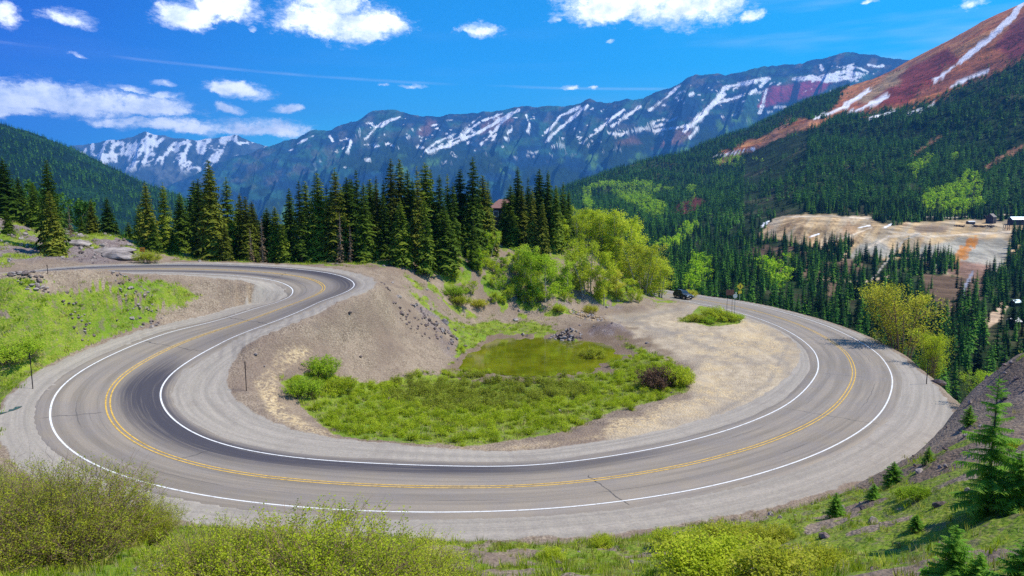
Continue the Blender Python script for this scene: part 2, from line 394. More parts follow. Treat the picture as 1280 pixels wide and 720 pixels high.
lotm = region([(760,396),(860,378),(930,380),(1010,440),(1000,480),(900,540),(760,560),(760,545),(860,500),(866,460),(800,430)], 8, 8)
grass = grass*sstep(-.2, .7, gedge); straw = straw*sstep(-.6, .8, gedge); soil *= sstep(.2, 1., gedge)
ring = sstep(.24, .08, np.abs(gz+20.0))*((gx-cpx[0])**2/17**2+(gy-cpx[1])**2/17**2 < 1); soil = mx(soil, .8*ring); grass *= 1-ring; basin = basin*(1-ring); soil = mx(soil, .85*rs*sstep(-.5, .2, n2+.4*n1))
apron = 1-sstep(-.4, .5, gedge+.35*fbm(gx*.7, gy*.7, 77, 3))
apron = apron*(1-.0*lotm)
for q_, w_ in (([(985,455),(940,430),(880,418),(820,412),(770,396)], 5), ([(995,470),(930,448),(870,428),(800,405)], 4), ([(860,385),(820,392),(780,400),(760,412)], 4), ([(890,520),(960,480),(985,430),(930,395),(880,385)], 5)): track = mx(track, sstep(-2, 2, w_*.6+2.5*n1-seg_dist(gu, gv, q_)))
me = np_mesh('ground', np.stack([gx, gy, gz], 1), grid_faces(len(ds), len(us)), True)
attr(me, 'grass', grass); attr(me, 'straw', straw); attr(me, 'soil', soil); attr(me, 'rock', rock); attr(me, 'apron', apron); attr(me, 'lot', lotm); attr(me, 'track', track)
attr(me, 'st', np.stack([gs, gt, 0*gs], 1))

m_ground, t, b = material('ground_mix')
pos = t.new('ShaderNodeNewGeometry').outputs['Position']; st = t.attr('st', False)
fine = t.noise(pos, 6., 6., .65); mid = t.noise(pos, .9, 5., .6); big = t.noise(pos, .12, 3.); pebble = t.new('ShaderNodeTexVoronoi'); t.set(pebble.inputs['Vector'], pos); pebble.inputs['Scale'].default_value = 5.5
pe = pebble.outputs['Distance']; pc = pebble.outputs['Color']
grav = t.mix(t.ss(mid, .35, .68), (.16, .118, .085), (.29, .218, .158))
grav = t.mix(t.ss(fine, .38, .7), grav, (.41, .33, .24)); grav = t.mix(t.ss(big, .42, .62, 0., .6), grav, (.20, .145, .11)); grav = t.mix(t.ss(t.noise(pos, .45, 6., .7), .52, .66, 0., .5), grav, (.13, .10, .085))
lotc = t.mix(t.ss(mid, .3, .7), (.40, .32, .215), (.56, .46, .32)); lotc = t.mix(t.ss(fine, .5, .8, 0., .5), lotc, (.28, .23, .17))
lotc = t.mix(t.ss(big, .40, .62, 0., .55), lotc, (.30, .25, .20)); lotc = t.mix(t.math('MULTIPLY', t.attr('track'), .8), lotc, (.29, .25, .205)); c = t.mix(t.attr('lot'), grav, lotc)
rk = t.mix(t.ss(fine, .35, .65), (.10, .08, .08), (.34, .28, .26)); rk = t.mix(t.ss(mid, .45, .62, 0., .6), rk, (.14, .10, .10))
c = t.mix(t.attr('rock'), c, rk)
sn = t.noise(pos, 2.4, 6., .7)
stw = t.mix(t.ss(fine, .35, .7), (.46, .33, .17), (.70, .57, .36))
c = t.mix(t.math('MULTIPLY', t.attr('straw'), t.ss(sn, .40, .56)), c, stw)
c = t.mix(t.math('MULTIPLY', t.attr('soil'), .8), c, t.mix(fine, (.11, .075, .05), (.23, .16, .105)))
g0 = t.mix(t.ss(mid, .35, .65), (.12, .20, .012), (.215, .30, .018)); g0 = t.mix(t.ss(fine, .45, .72), g0, (.33, .30, .08)); g0 = t.mix(t.ss(big, .5, .7, 0., .5), g0, (.09, .22, .01))
g0 = t.mix(t.ss(t.noise(pos, 1.3, 6., .7), .53, .62, 0., .7), g0, (.19, .155, .10))
gm = t.math('ADD', t.attr('grass'), t.math('MULTIPLY', t.math('SUBTRACT', sn, .5), 1.1))
c = t.mix(t.ss(gm, .38, .62), c, g0)
# worn apron: long streaks that follow the traffic
sx = t.noise(t.mapping(st, (.05, 1.9, 1)), 1., 4., .65); sx2 = t.noise(t.mapping(st, (.12, 7., 1)), 1., 3., .6)
ap = t.mix(t.ss(sx, .34, .66), (.31, .278, .232), (.405, .36, .30)); ap = t.mix(t.ss(sx2, .5, .75, 0., .3), ap, (.45, .40, .33)); ap = t.mix(t.ss(t.noise(pos, .5, 5., .65), .5, .68, 0., .45), ap, (.27, .235, .20)); ap = t.mix(t.ss(fine, .3, .6, .30, 0.), ap, (.14, .125, .12))
am = t.math('ADD', t.attr('apron'), t.math('MULTIPLY', t.math('SUBTRACT', mid, .5), .7))
c = t.mix(t.ss(am, .35, .65), c, ap)
t.set(b.inputs['Base Color'], c)
bp = t.new('ShaderNodeBump'); bp.inputs['Distance'].default_value = .12
hgt = t.math('ADD', t.math('MULTIPLY', fine, .8), t.math('MULTIPLY', pe, -.7))
t.set(bp.inputs['Height'], hgt); t.set(bp.inputs['Strength'], t.ss(t.attr('apron'), 0., 1., .75, .12)); t.l.new(bp.outputs[0], b.inputs['Normal'])
o = link('ground', me, m_ground); tag(o, kind='structure')

# ---- asphalt ribbon
ts = np.array([-HW-.25, -HW, -3.9, -3.3, -2.6, -1.9, -1.2, -.5, 0, .5, 1.2, 1.9, 2.6, 3.3, 3.9, HW, HW+.25])
def ribbon(name, ts, lift, mat, i0=0, i1=None, wob=0., drop=True):
    i1 = len(cl) if i1 is None else i1
    I = np.arange(i0, i1); T, _ = np.meshgrid(ts, I)
    ed = wob*fbm(S[I][:, None]*.35+0*T, T*0+7, 5, 3)*(np.abs(T) >= ts[-1]-.3) if wob else 0
    TT = T+ed
    X = cl[I, 0][:, None]+nor[I, 0][:, None]*TT; Y = cl[I, 1][:, None]+nor[I, 1][:, None]*TT
    Z = cl[I, 2][:, None]-bank[I][:, None]*TT+lift
    if drop: Z[:, 0] -= .12; Z[:, -1] -= .12
    me = np_mesh(name, np.stack([X.ravel(), Y.ravel(), Z.ravel()], 1), grid_faces(len(I), len(ts)), True)
    attr(me, 'st', np.stack([(S[I][:, None]+0*T).ravel(), TT.ravel(), 0*T.ravel()], 1))
    return me
me = ribbon('road', ts, .0, None, wob=.16)
s2 = np.repeat(S, len(ts)); t2 = np.tile(ts, len(S))
dark = np.exp(-((t2-3.1)/1.25)**2)*np.interp(s2, [0, S_H1-30, S_H1-6, S_H1+10, S_H1+24, S_L-6, S_L+8, S_B, S_B+15, S_B+28, S[-1]], [.75, .9, 1.1, .45, .35, 1., 1.15, .95, .6, .15, .05])
dark += np.exp(-((t2-1.3)/1.1)**2)*np.interp(s2, [0, S_H1-30, S_H1, S_L-16, S_L-3, S_L+6, S_B-6, S[-1]], [.2, .3, .35, .3, .75, .5, .05, .05])
dark += np.exp(-((t2+1.9)/1.)**2)*np.interp(s2, [0, S_H1-10, S_H1, S_L-10, S_L, S_B, S_R-10, S[-1]], [.85, .85, .3, .1, .25, .35, .1, .0])
attr(me, 'dark', dark)
m_road, t, b = material('asphalt')
st = t.attr('st', False); pos = t.new('ShaderNodeNewGeometry').outputs['Position']
a1 = t.noise(t.mapping(st, (.04, 1.3, 1)), 1., 4., .6); a2 = t.noise(t.mapping(st, (.10, 6., 1)), 1., 4., .7); fine = t.noise(pos, 9., 5., .7); pat = t.noise(pos, .35, 3.)
c = t.mix(t.ss(a1, .35, .65), (.235, .20, .158), (.335, .283, .222)); c = t.mix(t.ss(pat, .4, .65, 0., .35), c, (.24, .22, .215))
c = t.mix(t.ss(a2, .5, .8, 0., .45), c, (.38, .355, .32))
dk = t.math('MULTIPLY', t.attr('dark'), t.ss(a2, .2, .62, .55, 1.25)); dk = t.math('ADD', dk, t.math('MULTIPLY', t.math('SUBTRACT', a1, .5), .3))
c = t.mix(t.ss(dk, .12, 1.15, 0., .92), c, (.045, .044, .062))
a3 = t.noise(t.mapping(st, (.16, 13., 1), (3, 2, 0)), 1., 2., .5)
c = t.mix(t.ss(a3, .63, .70, 0., .35), c, (.075, .073, .08))
c = t.mix(t.ss(fine, .35, .65, .16, 0.), c, (.10, .10, .10))
# fine transverse and wandering cracks
vo = t.new('ShaderNodeTexVoronoi', feature='DISTANCE_TO_EDGE'); t.set(vo.inputs['Vector'], t.mapping(st, (.12, .22, 1))); vo.inputs['Scale'].default_value = 1.
cr = t.math('ADD', vo.outputs[0], t.math('MULTIPLY', t.math('SUBTRACT', pat, .5), .0)); pass
sp_ = t.new('ShaderNodeSeparateXYZ'); t.l.new(st, sp_.inputs[0]); wv = t.math('MULTIPLY', t.math('SUBTRACT', t.noise(pos, .8, 3.), .5), .9)
for s0, lo_t, hi_t in ((S_L+2.5, -4.4, -.3), (S_L-14, -4, 4), (S_B-18, -.3, 4.4), (S_B+9, -4.4, 1.), (S_R-12, -4.4, 4.4), (S_R+6, -1, 4.4), (S_R+30, -4.4, 4.4), (S_H1+14, -4.4, 4.4), (S_H1-9, -4.4, 4.4)):
    ln = t.math('ABSOLUTE', t.math('SUBTRACT', t.math('ADD', sp_.outputs[0], wv), s0)); g_ = t.math('MULTIPLY', t.ss(ln, .02, .07, .8, 0.), t.math('MULTIPLY', t.ss(sp_.outputs[1], lo_t, lo_t+.3), t.ss(sp_.outputs[1], hi_t-.3, hi_t, 1., 0.)))
    c = t.mix(g_, c, (.06, .058, .06))
for t0 in (-2.05, 2.3): ln = t.math('ABSOLUTE', t.math('SUBTRACT', t.math('ADD', sp_.outputs[1], t.math('MULTIPLY', wv, .3)), t0)); c = t.mix(t.math('MULTIPLY', t.ss(ln, .01, .05, .6, 0.), t.ss(t.noise(pos, .12, 2.), .5, .56)), c, (.07, .068, .07))
t.set(b.inputs['Base Color'], c); b.inputs['Roughness'].default_value = .8
o = link('road', me, m_road); tag(o, kind='structure')

def paint(name, col, wear):
    m, t, b = material(name)
    st = t.attr('st', False); pos = t.new('ShaderNodeNewGeometry').outputs['Position']
    n = t.noise(pos, 4., 5., .7)
    t.set(b.inputs['Base Color'], t.mix(t.ss(n, wear, wear+.2), tuple(x*.55 for x in col), col)); b.inputs['Roughness'].default_value = .6
    return m
m_white = paint('white_paint', (.80, .80, .78), .3); m_yel = paint('yellow_paint', (.74, .47, .09), .36)
def stripe(name, t0, w, mat, i0=0, i1=None):
    me = ribbon(name, np.array([t0-w/2, t0, t0+w/2]), .012, None, i0, i1, drop=False)
    o = link(name, me, mat); tag(o, kind='structure'); return o
stripe('road_marking', 3.65, .125, m_white); stripe('road_marking', -3.65, .125, m_white)
stripe('road_marking', .15, .105, m_yel); stripe('road_marking', -.15, .105, m_yel)

# ---- pond
def water(name, pts, z, cols, rough):
    from mathutils.geometry import delaunay_2d_cdt
    me = bpy.data.meshes.new(name); n = len(pts)
    me.from_pydata([(x, y, z) for x, y in pts], [], [tuple(range(n))]); me.update()
    m, t, b = material(name+'_surface'); pos = t.new('ShaderNodeNewGeometry').outputs['Position']
    n_ = t.noise(pos, .35, 3.); t.set(b.inputs['Base Color'], t.mix(t.ss(n_, .35, .65), *cols)); b.inputs['Roughness'].default_value = rough; b.inputs['Specular IOR Level'].default_value = 1.; b.inputs['IOR'].default_value = 1.6
    w = t.noise(t.mapping(pos, (1, 2.5, 1)), 2.2, 2.); bp = t.new('ShaderNodeBump'); bp.inputs['Distance'].default_value = .02; bp.inputs['Strength'].default_value = .12
    t.set(bp.inputs['Height'], w); t.l.new(bp.outputs[0], b.inputs['Normal'])
    return tag(link(name, me, m), kind='structure')
cpond = P(668, 438, 20.)
water('pond_water', [(cpond[0]+14*math.cos(a), cpond[1]+13*math.sin(a)) for a in np.linspace(0, 2*math.pi, 40, endpoint=False)], -20.12, ((.10, .115, .005), (.165, .175, .008)), .03)
q = P(-14, 528, 16.15)
water('puddle_water', [(q[0]+2.2*math.cos(a), q[1]+2.2*math.sin(a)) for a in np.linspace(0, 2*math.pi, 24, endpoint=False)], float(ground(q[0], q[1])[0][0])+.12, ((.02, .06, .12), (.03, .08, .15)), .05)
# ============================================================ the far ground: profile tables (pixel row, distance) turned into real surfaces
def table_surface(cols, us, nrow, disp, first_h=None):
    """cols: {u: [(v, d), ...]} -> arrays on a grid (row, column)"""
    ku = np.array(sorted(cols)); T = np.array([[(v, math.log(d)) for v, d in cols[k]] for k in ku])   # (K, R, 2)
    R = T.shape[1]
    # rows -> metric x/z ratio values: convert to height so that it interpolates well
    dd = np.exp(T[..., 1]); _, yy, zz = ray(640, T[..., 0]); H = zz/yy*dd
    tt = np.linspace(0, R-1, nrow); out = []
    def interp(A):
        B = np.stack([np.interp(tt, np.arange(R), A[k]) for k in range(len(ku))])       # K, nrow
        kk = max(2, nrow//R//3); ker = np.hanning(2*kk+1); ker /= ker.sum()
        B = np.stack([np.convolve(np.pad(b_, kk, 'edge'), ker, 'valid') for b_ in B])
        G = np.stack([np.interp(us, ku, B[:, r]) for r in range(nrow)])
        return G
    d = np.exp(interp(T[..., 1])); h = interp(H)
    U = np.broadcast_to(us, d.shape)
    x = (U-640)/F*d*1.006; y = d.copy()
    z = h+disp(x, y, U, np.broadcast_to(tt[:, None], d.shape))
    return x, y, z, U, np.broadcast_to(tt[:, None], d.shape)

# ---- valley side with the mine bench and the red mountain
VC = {
 520:[(560,150),(500,220),(430,300),(390,400),(360,520),(330,650),(312,800),(303,1000),(297,1400),(292,1700),(290,2000),(288,2200),(300,2900)],
 600:[(540,150),(470,220),(400,300),(370,400),(340,520),(320,650),(304,800),(293,1000),(282,1400),(272,1700),(266,2000),(260,2200),(280,2900)],
 700:[(530,150),(460,220),(392,300),(360,400),(330,520),(312,650),(298,800),(277,1050),(262,1400),(252,1700),(244,2000),(237,2250),(262,2900)],
 775:[(530,150),(460,220),(396,300),(362,400),(332,520),(314,650),(300,800),(276,1050),(256,1400),(239,1700),(224,2050),(208,2350),(235,3000)],
 850:[(530,150),(462,210),(402,280),(367,380),(338,520),(320,650),(306,780),(275,1050),(250,1400),(228,1750),(208,2150),(190,2450),(215,3100)],
 925:[(540,150),(470,205),(415,275),(375,365),(340,510),(321,640),(300,760),(270,1010),(240,1380),(212,1750),(186,2200),(160,2620),(185,3300)],
 1000:[(560,150),(490,200),(430,270),(385,350),(345,500),(318,620),(283,700),(270,830),(246,1000),(210,1350),(170,1800),(126,2800),(150,3600)],
 1060:[(570,150),(495,200),(435,262),(390,340),(350,500),(322,615),(284,695),(272,830),(248,980),(205,1330),(155,1850),(104,3000),(125,3800)],
 1112:[(580,150),(500,200),(442,258),(396,330),(352,495),(326,610),(287,690),(274,830),(248,960),(200,1300),(145,1850),(79,3050),(100,3800)],
 1152:[(590,150),(505,200),(448,256),(402,320),(356,480),(330,605),(292,690),(275,840),(247,970),(196,1300),(135,1850),(54,2900),(80,3600)],
 1200:[(600,150),(512,200),(453,255),(410,310),(362,460),(335,600),(298,690),(276,850),(245,980),(190,1300),(118,1800),(24,2750),(50,3400)],
 1250:[(605,150),(518,195),(460,248),(416,300),(368,445),(336,595),(300,690),(276,855),(243,980),(180,1300),(95,1720),(0,2620),(25,3300)],
 1310:[(610,150),(524,190),(470,240),(425,290),(375,430),(336,590),(301,690),(276,860),(240,980),(168,1300),(72,1680),(-34,2480),(0,3200)],
 1500:[(620,150),(550,180),(500,220),(450,270),(390,400),(340,560),(300,680),(270,850),(215,980),(130,1250),(30,1600),(-150,2300),(-100,3000)],
 1760:[(640,150),(580,180),(530,220),(470,270),(400,400),(340,560),(300,680),(262,850),(190,980),(100,1250),(0,1600),(-150,2200),(-120,3000)]}
us = np.arange(520, 1760, 2.5)
def disp_v(x, y, U, tt):
    a = np.interp(tt, [0, 2, 4, 5, 6, 7, 8, 9, 10, 11, 12], [2, 3, 5, 2.5, 1., 2., 12, 28, 45, 14, 40])
    q = x*.92+y*.38
    return a*(.8*fbm(x/260., y/260., 5, 5)+.9*(ridged(q/170., (y-x*.4)/600., 8, 4)-.6))
vx, vy, vz, vU, vT = table_surface(VC, us, 420, disp_v)
SH = vx.shape; vx, vy, vz, vT = [np.ascontiguousarray(a).ravel() for a in (vx, vy, vz, vT)]
vu, vv = proj(vx, vy, vz)
def reg(u, v, pts, soft=3., amp=4., f=.06, s=70): return sstep(-soft, soft, poly_sdf(u, v, pts)+amp*fbm(u*f, v*f*1.6, s, 4))
def stroke(u, v, pts, w, amp=1.2, s=5, f=.18): return sstep(-.25, .25, w+amp*fbm(u*f, v*f, s, 4)-seg_dist(u, v, pts))
col = np.zeros((len(vx), 3))
def put(mask, c): 
    global col
    col = col*(1-mask[:, None])+np.asarray(c)*mask[:, None]
nz = fbm(vx/40., vy/40., 30, 5); nb = fbm(vx/160., vy/160., 31, 4)
put(np.ones(len(vx)), (.022, .04, .012))
put(sstep(.2, .6, nb+nz*.5)*.5, (.10, .085, .045))
# bare slope of the red mountain
bare = reg(vu, vv, [(1030,150),(1060,108),(1112,60),(1200,0),(1300,-80),(1900,-300),(1900,60),(1300,62),(1262,84),(1215,100),(1165,126),(1120,138),(1080,143),(1045,146),(1020,160),(985,166),(960,178),(930,192),(905,195),(900,190),(950,172),(1000,150)], 2.5, 5)
fl = (vx*.6-vy*.8)
strip = fbm((vx+vy*.55)/60., (vx*.25-vy*.6)/500., 44, 4)
tan_ = np.array([.36, .185, .085]); 
put(bare, (.42, .14, .05)); put(bare*sstep(-.1, .35, strip)*.8, (.50, .235, .085)); put(bare*sstep(.1, .5, -strip)*.7, (.22, .075, .05))
put(bare*reg(vu, vv, [(1110,95),(1160,70),(1180,78),(1130,125),(1085,128),(1060,126)], 4, 6)*.7, (.30, .25, .15))
red = reg(vu, vv, [(1140,80),(1185,62),(1200,75),(1165,100),(1130,130),(1085,136),(1095,118),(1120,105)], 3, 6)
put(bare*red*.9, (.22, .028, .026)); put(bare*reg(vu, vv, [(1240,60),(1262,30),(1300,5),(1330,60),(1262,72)], 3, 5)*.85, (.20, .035, .045))
put(bare*reg(vu, vv, [(1168,42),(1200,20),(1232,4),(1240,8),(1206,30),(1180,48)], 2, 4)*.6, (.16, .07, .06))
# mine bench
tail = reg(vu, vv, [(948,292),(968,272),(1005,268),(1085,271),(1105,281),(1190,275),(1262,274),(1330,270),(1330,322),(1262,316),(1258,340),(1215,348),(1180,344),(1140,322),(1100,325),(1085,318),(1060,330),(1030,312),(1000,305),(970,298),(952,300)], 1.5, 3, .12)
put(tail, (.50, .355, .19)); put(tail*sstep(-.2, .3, fbm(vu*.12+vv*.05, vv*.03, 51, 4))*.7, (.36, .31, .23)); put(tail*sstep(.1, .45, fbm((vu+vv*.9)*.05, (vu-vv)*.04, 53, 4)-.1)*.6, (.36, .20, .09))
# grey fans below the crests, gully shade painted as darker streaks, haul roads and an iron stain
for lo in ([(1148,322),(1150,306),(1200,298),(1262,300),(1262,318),(1250,340),(1200,346)], [(1060,322),(1075,304),(1098,300),(1118,318),(1100,326)]): put(tail*reg(vu, vv, lo, 3, 5)*.85, (.33, .32, .27))
put(tail*sstep(.25, .5, ridged((vu+vv*.8)*.22, vv*.03, 57, 3)-.3)*reg(vu, vv, [(965,296),(985,270),(1090,272),(1100,290),(1060,312),(1010,300)], 3, 4)*.7, (.26, .17, .09))
for q_, w_ in (([(1222,299),(1208,306),(1198,322),(1195,334)], 4.), ([(1212,303),(1204,318)], 5.), ([(1218,300),(1213,312)], 2.5)): put(tail*stroke(vu, vv, q_, w_, 5., 7, .16)*.75, (.50, .19, .03))
put(tail*reg(vu, vv, [(1180,338),(1200,326),(1240,330),(1236,345),(1200,348)], 2, 4)*.8, (.24, .12, .08))
for q_, w_ in (([(975,271),(1040,270),(1085,273)], 1.), ([(1110,289),(1160,296),(1262,290)], 1.3), ([(1085,310),(1110,296),(1150,292)], 1.6), ([(1030,302),(1060,296),(1090,284)], 1.)): put(tail*stroke(vu, vv, q_, w_, .8)*.8, (.60, .50, .37))
put(tail*reg(vu, vv, [(1140,285),(1150,280),(1190,283),(1180,290),(1150,291)], 1.5, 2)*.7, (.20, .14, .10))
for lo in ([(1150,345),(1180,342),(1230,348),(1228,372),(1205,378),(1160,372)], [(1165,395),(1180,378),(1215,380),(1210,392),(1170,402)], [(1030,345),(1060,322),(1082,330),(1060,352),(1035,372)], [(840,265),(870,245),(876,250),(870,262)], [(1125,262),(1140,232),(1155,234),(1148,268)], [(940,310),(990,305),(1060,335),(1050,352),(1000,345),(920,335)]):
    put(reg(vu, vv, lo, 2.5, 6, .12)*.8, (.17, .105, .07))
put(reg(vu, vv, [(832,264),(866,246),(884,250),(870,266),(840,270)], 1.5, 2)*.9, (.11, .025, .022))
ten = reg(vu, vv, [(1231,402),(1250,378),(1262,376),(1252,400),(1236,410)], 1, 1.5); put(ten, (.58, .42, .28))
put(stroke(vu, vv, [(1088,352),(1130,300),(1150,292)], 1.1, .5), (.40, .36, .30))
put(stroke(vu, vv, [(1010,349),(1060,352),(1085,352),(1110,345)], 1.5, .5), (.45, .33, .22))
put(stroke(vu, vv, [(1216,340),(1206,360),(1202,376)], 1.8, 1.), (.26, .27, .33))
put(stroke(vu, vv, [(1105,270),(1180,272),(1270,268)], .8, .5), (.5, .42, .33))
for q, w in (([(900,203),(935,189),(985,165),(1022,150)], 3.), ([(1140,195),(1175,172)], 2.5), ([(1230,212),(1262,192),(1290,180)], 3.5), ([(965,170),(985,150)], 4)):
    put(stroke(vu, vv, q, w, 2.5)*.85, (.32, .15, .085))
snow_s = [([(1283,-6),(1268,18),(1240,45),(1222,60),(1200,77)], 4.2), ([(1200,77),(1180,92),(1165,104)], 1.4), ([(1218,27),(1200,40)], 1.), ([(1086,113),(1062,128),(1056,130)], 3.),
 ([(1110,120),(1072,138),(1062,141)], 2.6), ([(1118,138),(1100,144),(1088,147)], 2.2), ([(1235,88),(1215,96),(1190,108)], 2.2), ([(1180,93),(1165,100)],1.6), ([(1110,77),(1086,90),(1066,104)], 1.6), ([(1060,133),(1040,140),(1018,148)], 2.),
 ([(895,195),(925,190),(942,186)], 1.6), ([(952,283),(962,276)], 1.2), ([(1072,285),(1086,282)], 1.), ([(1012,296),(1024,292)],1.), ([(1105,285),(1115,280)], 1.4), ([(1170,129),(1150,138),(1135,142)], 1.3)]
snow = np.zeros(len(vx))
for q, w in snow_s: snow = mx(snow, stroke(vu, vv, q, w*.78, 1.3))
put(snow, (.92, .93, .95))
v_bare = mx(mx(bare, tail), snow)
me = np_mesh('valley_slope', np.stack([vx, vy, vz], 1), grid_faces(*SH), True); colattr(me, col)
def far_mat(name, sc, amt=.35, bump=0.):
    m, t, b = material(name); c0 = t.new('ShaderNodeVertexColor', layer_name='Col').outputs[0]
    pos = t.new('ShaderNodeNewGeometry').outputs['Position']; n = t.noise(pos, sc, 7., .68); n2 = t.noise(t.mapping(pos, (1., 1., 1.)), sc*.5, 5., .65)
    f = t.math('MULTIPLY', t.ss(n, .3, .7, 1-amt, 1+amt), t.ss(n2, .3, .7, 1-amt*.7, 1+amt*.7)); sr = t.new('ShaderNodeSeparateColor'); t.l.new(c0, sr.inputs[0]); f = t.math('ADD', f, t.math('MULTIPLY', t.ss(sr.outputs[2], .35, .7), t.math('SUBTRACT', 1., f)))
    vm = t.new('ShaderNodeVectorMath', operation='SCALE'); t.set(vm.inputs[0], c0); t.set(vm.inputs['Scale'], f)
    t.set(b.inputs['Base Color'], vm.outputs[0]); b.inputs['Roughness'].default_value = .95; b.inputs['Specular IOR Level'].default_value = .05
    if bump:
        bp = t.new('ShaderNodeBump'); bp.inputs['Distance'].default_value = bump; bp.inputs['Strength'].default_value = .8
        t.set(bp.inputs['Height'], t.math('ADD', n, n2)); t.l.new(bp.outputs[0], b.inputs['Normal'])
    return m
tag(link('valley_slope', me, far_mat('valley_slope_ground', .03, .3, 6.)), kind='structure')

# ---- the snow-streaked range
R2 = [(60,290),(150,262),(200,240),(250,217),(300,197),(345,184),(370,176),(400,166),(416,167),(450,155),(470,143),(482,140),(500,141),(530,150),(560,147),(600,143),(640,138),(655,138),(700,135),(735,129),(760,132),(800,127),(830,115),(850,105),(862,101),(900,99),(940,91),(1000,83),(1040,74),(1080,77),(1110,82),(1200,90),(1400,80)]
def make_range(name, crest, us, nrow, d0, d1, vfoot, seed, amp, lean):
    cu = np.array([c[0] for c in crest]); cv = np.array([c[1] for c in crest], float)
    vc = np.interp(us, cu, cv)+1.7*fbm(us*.09, 0*us, seed, 5)
    tt = np.linspace(0, 1.3, nrow)[:, None]
    d = np.interp(tt, [0, 1, 1.3], [d0, d1, d1*1.2])+0*us[None]
    hc = (250-vc)/F*d1; hf = (250-vfoot)/F*d0
    pr = np.interp(tt, [0, .35, .7, .92, 1, 1.3], [0, .22, .56, .88, 1., .7])
    h = hf+(hc[None]-hf)*pr
    x = (us[None]-640)/F*d*1.0; y = d
    # spurs that run down from the crest, leaning with the beds
    q = us[None]+lean*(1-tt)*60
    w = np.sin(np.clip(tt, 0, 1)*math.pi)**.7+.06
    z = h+amp*w*(1.3*(ridged(q/42., tt*1.1+0*q, seed+3, 4)-.62)+.5*fbm(q/15., tt*5, seed+9, 4)+.09*ridged(q/7., tt*14+q*.09, seed+13, 3))
    z = z-np.where(tt > 1, 0, 0)
    x = x+0*z; return x, y, z, tt+0*z
rx, ry, rz, rT = make_range('range', R2, np.arange(60, 1400, 1.3), 320, 5200, 11000, 330, 4, 560, 1.6)
SH = rx.shape; rx, ry, rz, rT = [np.ascontiguousarray(a).ravel() for a in (rx, ry, rz, rT)]
ru, rv = proj(rx, ry, rz)
vc = np.interp(ru, [c[0] for c in R2], [c[1] for c in R2]); dn = rv-vc
a = fbm(ru*.035, rv*.09, 81, 5); b_ = fbm(ru*.09+rv*.05, rv*.12, 82, 5)
col = np.zeros((len(rx), 3)); put(np.ones(len(rx)), (.012, .038, .085))  # base turned blue, so part of the distance haze sits in the colour
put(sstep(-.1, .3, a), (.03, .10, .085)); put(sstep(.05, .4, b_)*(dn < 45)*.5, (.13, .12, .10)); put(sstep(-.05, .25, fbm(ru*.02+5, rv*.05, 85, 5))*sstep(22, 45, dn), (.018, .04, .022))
put(sstep(.25, .5, fbm(ru*.05, rv*.05, 86, 4))*sstep(40, 60, dn)*.8, (.10, .22, .03))
for lo in ([(948,134),(955,112),(975,106),(1015,100),(1044,102),(1020,118),(985,128)],): put(reg(ru, rv, lo, 2, 3)*.9, (.30, .03, .06))
for lo in ([(815,186),(835,166),(866,158),(860,176)], [(600,155),(625,145),(640,150),(600,170)], [(520,165),(535,150),(545,152),(530,172)], [(770,180),(790,170),(805,180)]): put(reg(ru, rv, lo, 3, 5)*.7, (.26, .13, .09))
put(sstep(.15, .5, b_)*sstep(800, 860, ru)*(dn < 60)*.3, (.15, .10, .08))
SN = [([(648,138),(630,150),(612,170),(602,180)], 1.9),([(640,141),(600,165),(560,182),(535,190)], 2.4),([(628,142),(600,152),(580,168),(560,178)], 1.6),([(600,146),(585,158),(575,168)], 1.4),([(575,165),(545,178),(530,190)], 1.4),
 ([(490,148),(475,155),(462,168),(455,176)], 1.3),([(500,146),(485,152),(476,158)], 1.8),([(432,172),(440,178),(434,190)], 1.2),([(425,176),(440,172)], 1.2),([(505,175),(512,170)],1.4),([(490,182),(498,186)],1.4),([(735,131),(715,148),(695,165),(682,178)], 2.0),
 ([(725,134),(700,145),(690,158),(678,170)], 1.8),([(658,145),(662,156),(660,164)], 1.9),([(655,150),(668,148)], 1.1),([(780,137),(760,152),(745,166),(732,174)], 2.0),([(800,133),(782,146),(765,158)], 1.5),([(850,107),(830,124),(812,138)], 1.4),
 ([(848,146),(835,152)], 2.),([(830,155),(812,160),(795,162)], 1.6),([(868,155),(845,160),(818,164)], 2.4),([(790,164),(770,168),(758,165)], 1.4),
 ([(960,98),(930,104),(905,110),(893,128),(875,148),(855,164)], 3.2),([(905,118),(885,135),(868,150)], 2.4),([(930,119),(912,124),(896,128)], 1.8),([(955,103),(962,98),(950,108)], 2.8),([(944,113),(938,117)], 2.2),
 ([(992,99),(1010,97),(1030,100),(1050,98),(1062,96)], 4.),([(1060,86),(1072,84),(1085,90)], 2.),([(1085,81),(1100,84),(1104,82)], 1.8),([(1030,96),(1055,90),(1080,93)], 3.2),([(1064,100),(1085,92)], 2.),([(1026,82),(1027,87)], 1.8),
 ([(866,117),(862,118)], 1.8),([(876,118),(870,120)], 1.),([(975,105),(972,106)], 1.8),([(958,112),(955,125),(950,140)], 2.6),([(872,160),(862,172)], 1.6),([(850,177),(835,175)], 1.),([(668,178),(672,182)], 1.),
 ([(395,168),(378,176),(372,180)], 1.1),([(412,170),(416,176)], 1.4),([(372,185),(356,190)], 1.),([(700,180),(690,184)], 1.),([(740,176),(735,182)], 1.),([(640,160),(634,168)], 1.2),([(620,168),(615,176)], 1.4)]
sn = np.zeros(len(rx))
for q, w in SN: sn = mx(sn, stroke(ru, rv, q, w*.75, 2.2, 6, .14))
sp = fbm(ru*.10+rv*.12, rv*.22-ru*.03, 91, 5)
sn = mx(sn, sstep(.46, .52, sp+.12*sstep(8, 0, dn))*sstep(70, 40, dn)*sstep(2, 5, dn)*sstep(380,440,ru))
put(sn, (.95, .96, .98))
